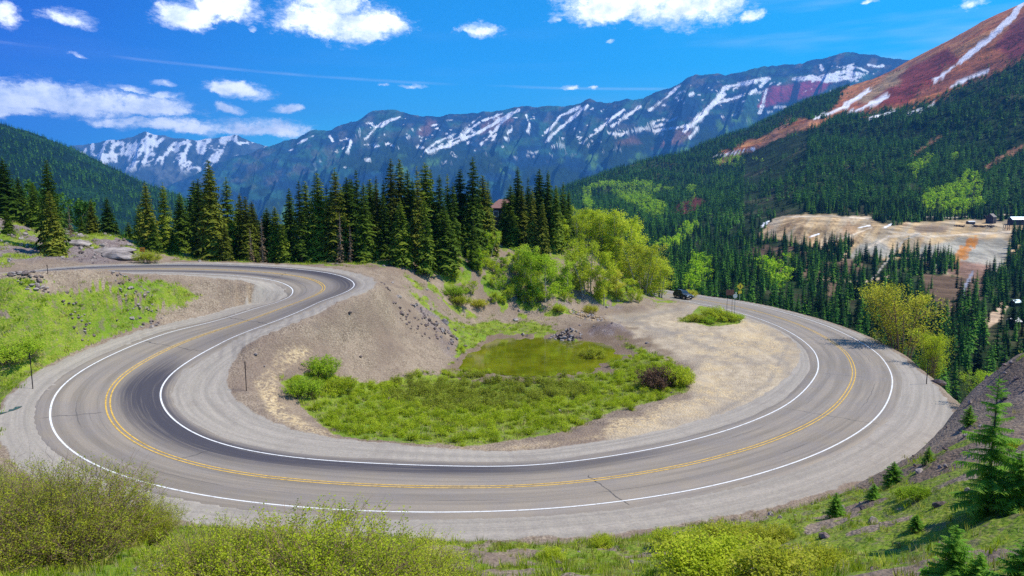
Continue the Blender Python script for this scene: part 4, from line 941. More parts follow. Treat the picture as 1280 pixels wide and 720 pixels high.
# lime brush over the knoll
kx = []; ks = []
for _ in range(1100):
    u = random.uniform(560, 850); d = random.uniform(104, 150); p = D(u, 300, d); z0 = gz_at(p[0], d) if False else None; kx.append((p[0], d))
kx = np.array(kx); kz, ks_, kt_, ke_ = ground(kx[:, 0], kx[:, 1]); ku, kv = proj(kx[:, 0], kx[:, 1], kz)
okk = (poly_sdf(ku, kv, [(560,340),(600,318),(640,318),(700,300),(850,345),(850,376),(770,384),(735,378),(700,386),(640,384),(600,378),(575,366)]) > 0) & (ke_ > 3) & (fbm(kx[:, 0]*.18, kx[:, 1]*.18, 140, 3) > -.12)
KB = []
for i in range(3):
    a_, b_ = aspen('brush', 150+i, nleaf=1300, R=.30, multi=5, nl=8, leaf=.028); KB.append(joined(a_, b_, M_AB, M_WIL if i else M_LIME, 'brush_source'))
scatter('knoll_brush', np.stack([kx[:, 0], kx[:, 1], kz-.1], 1)[okk], RNG.uniform(.7, 2.3, okk.sum()), RNG.random(okk.sum())*6.28, [(m, None) for m in KB], 'pale lime brush and saplings covering the rocky knoll', 'brush')
# roadside willow trees at the edge of the drop
for (u, vt, vb, d, wf, pal, lab) in ((1135,357,437,90,1.4,3,'big round yellow-green willow at the outer edge of the right curve'), (1166,414,462,78,1.25,1,'smaller ragged willow in front of the big round one, next to a dark post'), (1232,462,500,60,1.6,0,'lime shrub at the brink behind the tall young spruce')):
    p = D(u, vt, d); zb = gz_at(p[0], d); H = float(p[2]-zb)
    want = (vb-vt)/F*d
    zb = max(zb, p[2]-want*1.35); H = float(p[2]-zb)
    pair = aspen('roadside_willow', int(u), nleaf=9000, R=.28, multi=9, nl=14, leaf=.011)
    plant_leafy('willow_tree', p[0], d, zb-.1, H, pair, M_TW, (M_LIME, M_WIL, M_OLV, M_YEL)[pal], lab, 'tree', wx=wf*.72)
# aspens down in the valley
ax, ay, az, ak = sample_surface(vx, vy, vz, (420, len(np.arange(520, 1760, 2.5))), (am > .5)*ins*np.interp(vy, [200, 600, 1200, 2500], [1/80., 1/80., 1/110., 1/170.]), 1500)
LOWA = [aspen('far_aspen', 90+i, nleaf=500, R=.33, leaf=.035, nl=8) for i in range(3)]
M_LIMEF = foliage('valley_aspen_leaves', ((.26, .44, .01), (.50, .74, .02), (.72, .88, .06)), 2.5, .4, .45, .6, 60)
LOWA = [joined(a, b, M_AB, M_LIMEF, 'far_aspen_whole') for a, b in LOWA]
ah = RNG.uniform(8, 14, len(ax)); au, av = proj(ax, ay, az)
oka = (au > 0) & (au < 1280) & (av-8 < np.interp(au, hz_u, hz_v)); big = np.argsort(-ah/ay*oka)[:75]
for i in range(len(ax)):
    pass
for i in big:
    if not oka[i]: continue
    plc = 'above the mine bench' if (au[i] > 1130 and av[i] < 275) else ('below the mine bench' if ay[i] < 900 else 'on the slope beyond the knoll')
    o = link('aspen_tree', LOWA[i % 3]); H = float(ah[i]); o.location = (float(ax[i]), float(ay[i]), float(az[i])-.5); H *= 1.1; o.scale = (H*1.15, H*1.15, H); o.rotation_euler = (0, 0, random.uniform(0, 6))
    tag(o, 'bright lime aspen in the spruce forest '+plc, 'tree', 'lime aspens '+plc)
rest = np.ones(len(ax), bool); rest[big] = False
if rest.sum(): scatter('aspen_grove', np.stack([ax, ay, az-.5], 1)[rest], ah[rest], RNG.random(rest.sum())*6.28, [(m, None) for m in LOWA], 'bright lime aspens scattered through the distant spruce forest', 'grove')
M_DARKG = foliage('shaded_brush_leaves', ((.03, .08, .01), (.07, .17, .02), (.14, .28, .04)), 2.5, .4, .3)  # darker green leaf colours for the brush behind the left spruces
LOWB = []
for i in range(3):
    a_, b_ = aspen('dim_brush', 190+i, nleaf=500, R=.33, leaf=.035, nl=8); LOWB.append(joined(a_, b_, M_AB, M_DARKG, 'dim_brush_source'))
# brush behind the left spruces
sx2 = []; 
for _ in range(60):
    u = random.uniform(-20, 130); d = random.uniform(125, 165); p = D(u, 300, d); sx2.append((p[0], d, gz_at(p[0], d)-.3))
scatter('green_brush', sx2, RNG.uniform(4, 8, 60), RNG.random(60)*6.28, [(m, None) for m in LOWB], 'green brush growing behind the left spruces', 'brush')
# ============================================================ low plants near the road
SPR_Y = [conifer_mesh('young_spruce_mesh', 34, 9, 8, R=rr, seed=200+i, bare=.04, wild=.4, sparse=.05, droop=.15, fw=.8) for i, rr in enumerate((.26, .34, .30))]
BIG_Y = conifer_mesh('tall_young_spruce_mesh', 36, 8, 14, R=.24, seed=210, bare=.03, wild=.5, sparse=.12, droop=.2, fw=.75)
def young(u, vt, vb, w, lab, mesh, dd=None, tr=TRUNK):
    p = hit(u, vb) if dd is None else np.array([*D(u, vb, dd)[:2], 0]); zb = gz_at(p[0], p[1]); H = float(D(u, vt, p[1])[2]-zb)
    plant_spruce('young_spruce', p[0], p[1], zb-.05, H, mesh, M_SAP, lab, 'young spruces on the right slope', w=w, trunk=tr)
    return p
young(1233, 464, 643, .82, 'tallest young spruce, on the right slope with an airy tip and wide skirt', BIG_Y)
young(1270, 560, 640, 1.0, 'shorter young spruce touching the tallest one on its right', SPR_Y[1])
young(1190, 652, 735, 1.4, 'bushy young spruce cut by the bottom edge below the tallest one', SPR_Y[0])
young(1222, 686, 738, 1.35, 'low young spruce beside the bushy one at the bottom edge', SPR_Y[2])
young(1278, 668, 760, 1.3, 'young spruce in the bottom right corner', SPR_Y[1])
young(1160, 556, 580, 1.3, 'little spruce at the pavement edge, third up from the lowest', SPR_Y[0])
young(1116, 575, 606, 1.2, 'little pointed spruce between the road and the leafy shrub', SPR_Y[1])
young(1092, 603, 624, 1.5, 'tiny round spruce left of the little pointed one', SPR_Y[2])
young(1044, 614, 646, 1.3, 'little spruce with a side shoot nearest the outer road edge', SPR_Y[0])
young(1145, 641, 662, 1.4, 'tiny spruce among stones below the leafy shrub', SPR_Y[1])
young(1211, 505, 532, 1.3, 'little spruce just left of the tallest young spruce, near the brink', SPR_Y[2])

def place_shrub(u, vb, pair, sc, leaves, lab, wx=1., group='willow shrubs along the road', name='willow_shrub', d=None, rz=None, dz=0.):
    p = hit(u, vb) if d is None else np.array([D(u, vb, d)[0], d, gz_at(D(u, vb, d)[0], d)])
    return plant_leafy(name, p[0], p[1], p[2]-.05+dz, sc, pair, M_TW, leaves, lab, 'shrub', group, wx=wx, pn=('stems', 'foliage'), rz=rz)
W1 = shrub('great_willow', 520, 3.9, 3.5, 52000, .024, 301, whips=90,  r0=.016, jitter=.07, base=.5, twigs=6, kink=.5)
W2 = shrub('broad_willow', 360, 2.7, 2.3, 34000, .024, 302, whips=40, r0=.013, jitter=.06, base=.5, twigs=6, kink=.5)
W3 = shrub('small_willow', 90, 1.1, 1.15, 5200, .032, 303, whips=8, r0=.009, jitter=.06, base=.5, twigs=4)
W4 = shrub('round_willow', 110, .9, .75, 4600, .03, 304, r0=.007, jitter=.07, base=.6, twigs=3)
place_shrub(62, 703, W1, .9, M_OLV, 'largest willow shrub, filling the bottom left corner', wx=1.15)
place_shrub(-60, 690, W1, .9, M_OLV, 'willow shrub running out of frame on the left edge', wx=1.1)
place_shrub(172, 678, W2, .80, M_OLV, 'lower willow shrub against the right side of the largest one', wx=.9)
place_shrub(395, 752, W2, .92, M_WIL, 'broad yellow-green willow shrub at the bottom centre', wx=1.25)
place_shrub(270, 748, W2, .84, M_WIL, 'twiggy willow shrub left of the broad one at the bottom', wx=.9)
place_shrub(520, 744, W2, .66, M_WIL, 'low willow shrub right of the broad one at the bottom', wx=1.1)
for (u, v, s, w, pr, mt, lab) in [(752,684,.55,1.1,W3,M_WIL,'low sprawling willow at the grass edge, first from the broad one'),(838,686,.75,1.2,W3,M_WIL,'bright low willow, left one of the row by the outer road edge'),(872,684,.8,1.1,W3,M_WIL,'dense low willow in the middle of the row by the outer road edge'),(905,684,.85,1.2,W3,M_OLV,'twiggy low willow with bare tips in the row by the outer road edge'),
  (940,682,.85,1.2,W3,M_OLV,'olive low willow towards the right end of the row'),(975,678,.7,1.2,W3,M_OLV,'last low willow at the right end of the row'),(870,718,1.2,1.3,W4,M_WIL,'leafy mound shrub below the row, left one'),(920,712,1.2,1.3,W4,M_WIL,'leafy mound shrub below the row, middle one'),(975,722,1.1,1.2,W4,M_OLV,'darker leafy mound at the bottom edge'),(1025,712,.9,1.2,W4,M_OLV,'straggly mound shrub right of the darker one'),
  (1150,623,.62,1.4,W4,M_LIME,'bright leafy shrub on the right slope between little spruces'),(1133,622,.5,1.4,W4,M_LIME,'second half of the bright leafy shrub on the right slope'),(690,700,.6,1.2,W4,M_WIL,'small tuft of willow in the grass at the bottom centre'),(1265,560,.5,1.5,W4,M_WIL,'small shrub at the right frame edge above the young spruces')]:
    place_shrub(u, v, pr, s, mt, lab, wx=w)
# shrubs further off
for (u, v, s, w, pr, mt, lab) in [(893,401,2.2,1.1,W3,M_WIL,'round willow shrub on the grass island in front of the signs'),(908,402,1.5,1.5,W3,M_WIL,'lower willow beside the round one on the grass island'),(872,402,1.1,1.6,W3,M_OLV,'straggly shrub at the left tip of the grass island'),(822,486,2.0,1.2,W3,M_TW and foliage('brown_twigs', ((.07,.04,.03),(.14,.08,.05),(.20,.15,.05)), 2., .2, .2),'brown-red willow clump at the right end of the basin'),(848,482,1.8,1.1,W3,M_WIL,'green willow at the edge of the tan lot'),
  (740,450,1.5,1.3,W3,M_OLV,'small willow standing in the pond edge'),(884,404,1.1,1.6,W3,M_LIME,'bright low brush at the near edge of the grass island'),(918,400,1.0,1.8,W3,M_LIME,'bright low brush under the brown sign'),(30,450,1.45,1.3,W3,M_LIME,'bright green willow behind the left marker post'),(6,455,1.5,1.3,W3,M_LIME,'bright green willow at the left frame edge'),(405,470,1.7,1.2,W3,M_LIME,'bright willow at the foot of the gravel bank'),(380,495,1.5,1.2,W3,M_LIME,'lower bright willow at the foot of the gravel bank'),(425,492,1.5,1.2,W3,M_WIL,'willow at the left end of the basin'),
  (185,329,1.5,1.2,W3,M_OLV,'brownish bush under the orange sign'),(598,385,1.3,1.3,W3,M_YEL,'small yellow shrub on the slope behind the pond'),(575,383,1.6,1.3,W3,M_OLV,'dark low shrub on the slope left of the small yellow one'),(567,372,1.5,1.6,W3,M_LIME,'bright green patch of shrub high on the slope behind the pond'),(738,392,1.5,1.,W3,M_YEL,'yellow shrub on the soil heap behind the pond'),(700,392,1.2,1.,W3,M_WIL,'low shrub between the lime aspens and the pond'),(860,372,1.6,1.3,W3,M_YEL,'low yellow brush on the bank left of the car'),(1058,408,1.4,1.4,W3,M_WIL,'low shrub at the outer road edge left of the big willow'),(1186,470,1.5,1.3,W3,M_OLV,'low brush on the brink right of the ragged willow')]:
    place_shrub(u, v, pr, s, mt, lab, wx=w)
# willow thicket and sedge in the basin, brush on the left bank
def in_fan(mask, dens, n_try=200000):
    X2, Y2 = gx.reshape(UU.shape), gy.reshape(UU.shape)
    ax = np.abs(np.diff(X2, axis=1))[:-1]; ay = np.abs(np.diff(Y2, axis=0))[:, :-1]
    w = ax*ay*(mask*dens).reshape(UU.shape)[:-1, :-1]; tot = w.sum(); c = np.cumsum(w.ravel())/tot; n = int(min(tot, n_try))
    k = np.searchsorted(c, RNG.random(n)); r, q = k//w.shape[1], k % w.shape[1]; a, b = RNG.random(n), RNG.random(n)
    X = X2[r, q]*(1-a)+X2[r, q+1]*a; Y = Y2[r, q]*(1-b)+Y2[r+1, q]*b
    Z2 = gz.reshape(UU.shape); Z = (Z2[r, q]*(1-a)+Z2[r, q+1]*a)*(1-b)+(Z2[r+1, q]*(1-a)+Z2[r+1, q+1]*a)*b
    return X, Y, Z, r*UU.shape[1]+q
def thicket(name, seed, nleaf, R=.8, H=.9, leaf=.05): return shrub(name, 26, R, H, nleaf, leaf, seed, r0=.008, jitter=.12, twigs=2, low=.02)
TH = [thicket('thicket', 400+i, 520) for i in range(3)]
wet = (gz < -20.08) & (gx > -12) & (gx < 16) & (gy > 70) & (gy < 105)
pondm = ((gx-cpond[0])**2/14**2+(gy-cpond[1])**2/13**2 < 1) & (gz < -20.12)
M_THI = foliage('basin_leaves', ((.24, .34, .010), (.46, .58, .020), (.68, .74, .07)), 1., .4, .5, .6, 25)
M_THD = foliage('basin_dark_leaves', ((.18, .21, .02), (.32, .38, .03), (.50, .56, .06)), 1., .4, .4, .6, 25)
dk = region([(470,500),(500,475),(620,468),(720,478),(735,492),(640,512),(540,512)], 4, 8)
X, Y, Z, K = in_fan(basin*(~pondm)*(gy < 90), 1.3)
sel = dk[K] > .5
S1 = [joined(p[0], p[1], M_TW, M_THI, 'green_thicket_source') for p in TH]; S2 = [joined(p[0], p[1], M_TW, M_THD, 'dark_thicket_source') for p in TH]
scatter('willow_thicket', np.stack([X, Y, Z-.1], 1)[~sel], RNG.uniform(.35, .85, (~sel).sum()), RNG.random((~sel).sum())*6.28, [(m, None) for m in S1], 'bright green willow and sedge thicket filling the basin', 'thicket')
scatter('dark_willow_thicket', np.stack([X, Y, Z-.1], 1)[sel], RNG.uniform(.6, 1.1, sel.sum()), RNG.random(sel.sum())*6.28, [(m, None) for m in S2], 'darker taller willow patch in the middle of the basin', 'thicket')
# grass
def tuft(name, seed, n=16, h=.3, w=.018, spread=.16):
    rg = np.random.default_rng(seed); V = []
    for i in range(n):
        x, y = rg.normal(0, spread, 2)*.7; a = rg.random()*6.28; hh = h*rg.uniform(.5, 1.2); lx_, ly_ = rg.normal(0, .3, 2)*hh
        V += [(x-w*math.cos(a), y-w*math.sin(a), -.02), (x+w*math.cos(a), y+w*math.sin(a), -.02), (x+lx_, y+ly_, hh)]
    return np_mesh(name, np.array(V), np.arange(len(V)).reshape(-1, 3))
M_GR = foliage('grass_blades', ((.18, .27, .008), (.35, .47, .018), (.58, .60, .10)), .5, .8, .35, .7, 10)
M_GD = foliage('dry_grass_blades', ((.28, .25, .06), (.46, .42, .12), (.62, .56, .28)), .5, .8, .3, .7, 10)
TF = [tuft('grass_tuft', 500+i) for i in range(3)]; TFL = [tuft('wide_tuft', 510+i, 22, .38, .03, .35) for i in range(3)]
nearm = (gy < 45); inview = (gu > -40) & (gu < 1330) & (gv < 760)
X, Y, Z, K = in_fan(grass*nearm*inview*(1-.75*rs), 9., 26000)
scatter('grass', np.stack([X, Y, Z], 1), RNG.uniform(.35, 1.0, len(X)), RNG.random(len(X))*6.28, [(m, M_GR) for m in TF[:2]]+[(TF[2], M_GD)], 'short green and straw-coloured grass on the near verge', 'grass')
X, Y, Z, K = in_fan(grass*(~nearm)*inview*(~pondm)*(gy < 112), 2.6, 26000)
scatter('bank_grass', np.stack([X, Y, Z], 1), RNG.uniform(.4, 1.1, len(X)), RNG.random(len(X))*6.28, [(TFL[0], M_GR), (TFL[1], M_GR), (tuft('dry_tuft', 515, 22, .3, .03, .3), M_GD)], 'grass on the banks around the bends and the pond', 'grass')
# stones
def stone(name, seed, sub=2):
    import bmesh
    bm = bmesh.new(); bmesh.ops.create_icosphere(bm, subdivisions=sub, radius=1.); rg = np.random.default_rng(seed)
    ax_ = rg.uniform(.6, 1.15, 3); pl = rg.normal(size=(9, 3)); pl /= np.linalg.norm(pl, axis=1)[:, None]; of = rg.uniform(.55, .85, 9)
    for v in bm.verts:
        p = np.array(v.co)
        for n_, o_ in zip(pl, of):
            dd = p@n_
            if dd > o_: p = p-n_*(dd-o_)
        v.co = p*ax_*np.array([1, 1, .75])
    me = bpy.data.meshes.new(name); bm.to_mesh(me); bm.free(); return me
M_ST = simple('grey_stone', (.30, .26, .24), .9, .2, vary=.5, scale=2.5); M_STD = simple('dark_stone', (.17, .13, .12), .9, .2, vary=.5, scale=2.5); M_TAN = simple('tan_stone', (.40, .29, .17), .9, .2, vary=.4, scale=2.5)
ST = [stone('stone', 600+i) for i in range(4)]
rockm = np.clip(rock+.25*sstep(.3, 1., n1)*(gedge > 1.)+.5*rs*sstep(.1, .5, -n1)+.06*(gedge > 1.2), 0, 1)*(gedge > .8)*(1-lotm)
X, Y, Z, K = in_fan(rockm*inview*(~pondm)*(gy < 125), np.interp(gy, [0, 30, 60, 125], [3.5, 2.5, .9, .5]), 15000)
scatter('loose_stones', np.stack([X, Y, Z], 1), RNG.uniform(.3, 1., len(X))**2.5*np.interp(Y, [0, 30, 100], [.12, .22, .5]), RNG.random(len(X))*6.28, [(ST[0], M_ST), (ST[1], M_STD), (ST[2], M_ST), (ST[3].copy(), M_STD)], 'loose grey and dark stones strewn over the slopes', 'stones')
cr_ = np.array([P(700, 420, 19.6), P(715, 418, 19.6)]) 
def pile(name, u, v, n, R, s0, mats, lab, k0):
    c = hit(u, v); pts = []; sc = []
    for i in range(n):
        a = random.uniform(0, 6.28); r_ = R*random.random()**.5; x = c[0]+r_*math.cos(a)*1.4; y = c[1]+r_*math.sin(a); pts.append((x, y, gz_at(x, y)+.25*s0*(1-r_/R)*3)); sc.append(s0*random.uniform(.4, 1.2))
    scatter(name, pts, np.array(sc), RNG.random(n)*6.28, [(stone('pile_stone', k0+i), mats[i % len(mats)]) for i in range(3)], lab, 'stones')
pile('stone_pile', 706, 420, 60, 1.8, .35, [M_ST, M_STD], 'heap of pale and dark stones at the far end of the pond', 640)
pile('rubble_heap', 735, 396, 130, 2.2, .3, [M_TAN, M_ST], 'tan rubble heap below the knoll', 650)
pile('bank_stones', 172, 380, 70, 1.7, .24, [M_ST, M_STD], 'jumbled stones on the left grass bank', 660)
pile('roadside_spoil', 36, 347, 60, 1.2, .24, [M_ST, M_STD], 'small stony spoil heap beside the upper road on the left', 670)
pile('bank_stones', 97, 398, 34, 1.0, .22, [M_STD, M_ST], 'smaller cluster of stones lower on the left grass bank', 675)
pile('slope_rocks', 545, 412, 50, 2.8, .36, [M_STD, M_ST], 'dark broken rocks low on the gravel bank by the pond', 680)
pile('slope_rocks', 505, 388, 40, 2.4, .24, [M_STD, M_STD], 'scattered dark rocks on the upper gravel bank', 685)
for (u, v, s, lab, k) in ((1175, 632, .32, 'dark boulder below the bright leafy shrub', 1), (1030, 672, .3, 'dark angular stone near the outer road edge', 2), (556, 404, .9, 'pale boulder at the top edge of the pond meadow', 0), (645, 402, .7, 'flat pale boulder behind the pond', 3), (1172, 480, .8, 'dark jagged rock on the brink by the right post', 1), (1190, 486, 1.0, 'largest dark rock on the brink of the drop', 2), (1150, 590, .35, 'grey stone by the pavement edge on the right slope', 3), (1090, 655, .35, 'purple-grey stone in the grass of the right slope', 0), (22, 684, .3, 'pale stone under the largest willow shrub', 3), (196, 712, .25, 'small pale stone in the bottom left grass', 0)):
    p = hit(u, v); o = link('boulder', ST[k].copy(), None); o.data.materials.clear(); o.data.materials.append(M_STD if 'dark' in lab else M_ST); o.location = (p[0], p[1], p[2]+s*.1); o.scale = (s, s, s*.8); o.rotation_euler = (.2, .1, random.uniform(0, 6)); tag(o, lab, 'rock', 'larger single rocks')
# slabs of the outcrop on the left
for i, (u, v, d, sc_, tl, lab) in enumerate([(146, 322, 91, (4.2, 2.6, 1.0), .05, 'lower flat grey slab of the outcrop beside the orange sign'), (138, 311, 94, (3.6, 2.4, .8), -.07, 'upper grey slab of the outcrop beside the orange sign'), (100, 316, 93, (2.4, 1.8, .9), .12, 'dark grey slab at the left end of the outcrop')]):
    p = D(u, v, d); zb = gz_at(p[0], d); o = link('rock_slab', stone('slab_mesh', 700+i, 3), M_ST); o.location = (p[0], d, zb+.1); o.scale = sc_; o.rotation_euler = (.06, tl, .2*i); tag(o, lab, 'rock')

# ============================================================ man-made things
M_MET = simple('galvanised_steel', (.34, .35, .36), .45, .5, .6, .1); M_POST = simple('rusty_post', (.045, .032, .03), .8, .3); M_BLK = simple('black_vinyl', (.015, .015, .015), .6)
M_YS = simple('sign_yellow', (.90, .66, .03), .5, .4, vary=.04); M_OS = simple('sign_orange', (.85, .28, .015), .5, .4, vary=.04); M_BS = simple('sign_brown', (.22, .085, .06), .6, .3, vary=.1); M_WS = simple('sign_grey_back', (.55, .56, .60), .4, .5, .3, .06)
def post(u, vt, vb, lab, r=.035, d=None, tilt=0.):
    p = hit(u, vb) if d is None else np.array([D(u, vb, d)[0], d, gz_at(D(u, vb, d)[0], d)])
    H = float(D(u, vt, p[1])[2]-p[2]); rt = empty('marker_post', tuple(p)); tag(rt, lab, 'post', 'thin marker posts along the road'); rt.rotation_euler = (0, tilt, 0)
    mb = MB(); w = r
    mb.prism([(-w, 0), (w, 0), (w, w*.5), (w*.35, w*.5), (w*.35, w*1.6), (-w*.35, w*1.6), (-w*.35, w*.5), (-w, w*.5)], -.3, H*.97, 'z'); mb.build('pole', M_POST, rt)
    m2 = MB(); m2.box(-.045, .045, -.012, -.004, H*.80, H); m2.build('reflector', M_BLK, rt); return p
post(41, 441, 486, 'thin dark marker post at the left bend beside the bright willow')
post(308, 452, 489, 'thin dark marker post on the gravel inside the left bend')
post(60, 331, 346, 'thin marker post beside the upper road, by the stony spoil heap', r=.03)
post(1158, 449, 481, 'thin dark marker post at the outer edge of the right curve', r=.045)
post(913.5, 379, 391, 'short marker post under the brown sign by the grass island', r=.03) if False else None
def sign_root(name, u, vb, d, lab, cat='road sign', rz=0.):
    x = D(u, vb, d)[0]; r = empty(name, (float(x), d, gz_at(x, d)), rz); tag(r, lab, cat); return r, gz_at(x, d)
def pole(r, x, H, mat=None, w=.035): 
    mb = MB(); mb.prism([(x-w, -w*.3), (x+w, -w*.3), (x+w, w*.3), (x+w*.3, w*.3), (x+w*.3, w), (x-w*.3, w), (x-w*.3, w*.3), (x-w, w*.3)], -.4, H, 'z'); mb.build('post', mat or M_MET, r)
def plate(name, r, pts, y0, th, mat, bev=.008):
    mb = MB(); mb.prism(pts, y0-th, y0, 'y'); return mb.build(name, mat, r)
def rr_(w, h, cx, cz, c=.06, n=4):
    o = []
    for sx_, sz_, a0 in ((1, -1, -90), (1, 1, 0), (-1, 1, 90), (-1, -1, 180)):
        for k in range(n+1):
            a = math.radians(a0+90*k/n); o.append((cx+sx_*(w/2-c)+c*math.cos(a), cz+sz_*(h/2-c)+c*math.sin(a)))
    return o
def diamond(s, cx, cz): return [(cx, cz-s), (cx+s, cz), (cx, cz+s), (cx-s, cz)]
# yellow diamond warning sign beyond the road
d = 128.
while True:
    x_ = float(D(924.5, 375, d)[0]); e_ = ground(x_, d)
    if e_[2][0] < 0 and e_[3][0] > .4: break
    d += .5
print('warning sign', d, e_[2], e_[3], [ (dd, float(ground(float(D(uu,390,dd)[0]), dd)[2][0]), float(ground(float(D(uu,390,dd)[0]), dd)[3][0])) for uu, dd in ((911.5,112.),(918,110.),(893,108.))])
r, zb = sign_root('warning_sign', 924.5, 375, d, 'yellow diamond warning sign with black symbol at the outer road edge')
zc_ = float(D(924.5, 358, d)[2]-zb); pole(r, 0, zc_+.3, M_MET, .045)
f = plate('sign_face', r, diamond(.74, 0, zc_), -.05, .012, M_YS)
bd = MB()
for a in range(4):
    p0, p1 = diamond(.69, 0, zc_)[a], diamond(.69, 0, zc_)[(a+1) % 4]; q0, q1 = diamond(.65, 0, zc_)[a], diamond(.65, 0, zc_)[(a+1) % 4]
    bd.prism([p0, p1, q1, q0], -.0665, -.0625, 'y')
bd.prism([(-.07, zc_-.05), (.07, zc_-.05), (.07, zc_+.36), (-.07, zc_+.36)], -.0665, -.0625, 'y'); bd.prism([(-.2, zc_-.04), (0, zc_-.34), (.2, zc_-.04)], -.0665, -.0625, 'y')
bd.build('symbol', M_BLK, f)
plate('speed_plate', r, rr_(.68, .6, 0, zc_-1.15), -.05, .012, M_YS)
# brown sign on two legs and round-backed sign on the island
d = 112.; r, zb = sign_root('brown_sign', 911.5, 390, d, 'reddish brown rectangular sign on two thin posts by the grass island')
z0, z1 = float(D(911, 369, d)[2]-zb), float(D(911, 362, d)[2]-zb); x = .42
for q in (-x, x): pole(r, q, z1, M_POST, .03)
plate('sign_face', r, rr_(1.3, z1-z0, 0, (z0+z1)/2, .05), -.045, .015, M_BS); 
d = 110.; r, zb = sign_root('octagonal_sign', 918, 391, d, 'pale grey back of an eight-sided sign beside the brown sign')
zc_ = float(D(918, 370, d)[2]-zb); pole(r, 0, zc_+.3, M_MET, .04); plate('sign_back', r, [(.38*math.cos(math.pi/8+k*math.pi/4), zc_+.38*math.sin(math.pi/8+k*math.pi/4)) for k in range(8)], -.05, .012, M_WS)
plate('street_name_blade', r, [(-.04, zc_+.42), (.04, zc_+.42), (.04, zc_+.62), (-.04, zc_+.62)], -.03, .5, M_WS)
# orange sign on the left
d = 87.; r, zb = sign_root('orange_sign', 179, 326, d, 'small orange sign with a black mark behind the upper road on the left')
zc_ = float(D(179, 312, d)[2]-zb); pole(r, 0, zc_+.3, M_MET, .04); f = plate('sign_face', r, rr_(.62, .58, 0, zc_, .05), -.05, .012, M_OS)
mb = MB(); mb.prism([(-.17, zc_+.02), (-.05, zc_+.11), (-.05, zc_+.05), (.17, zc_+.05), (.17, zc_-.02), (-.05, zc_-.02), (-.05, zc_-.08)], -.0665, -.0625, 'y'); mb.build('arrow', M_BLK, f)

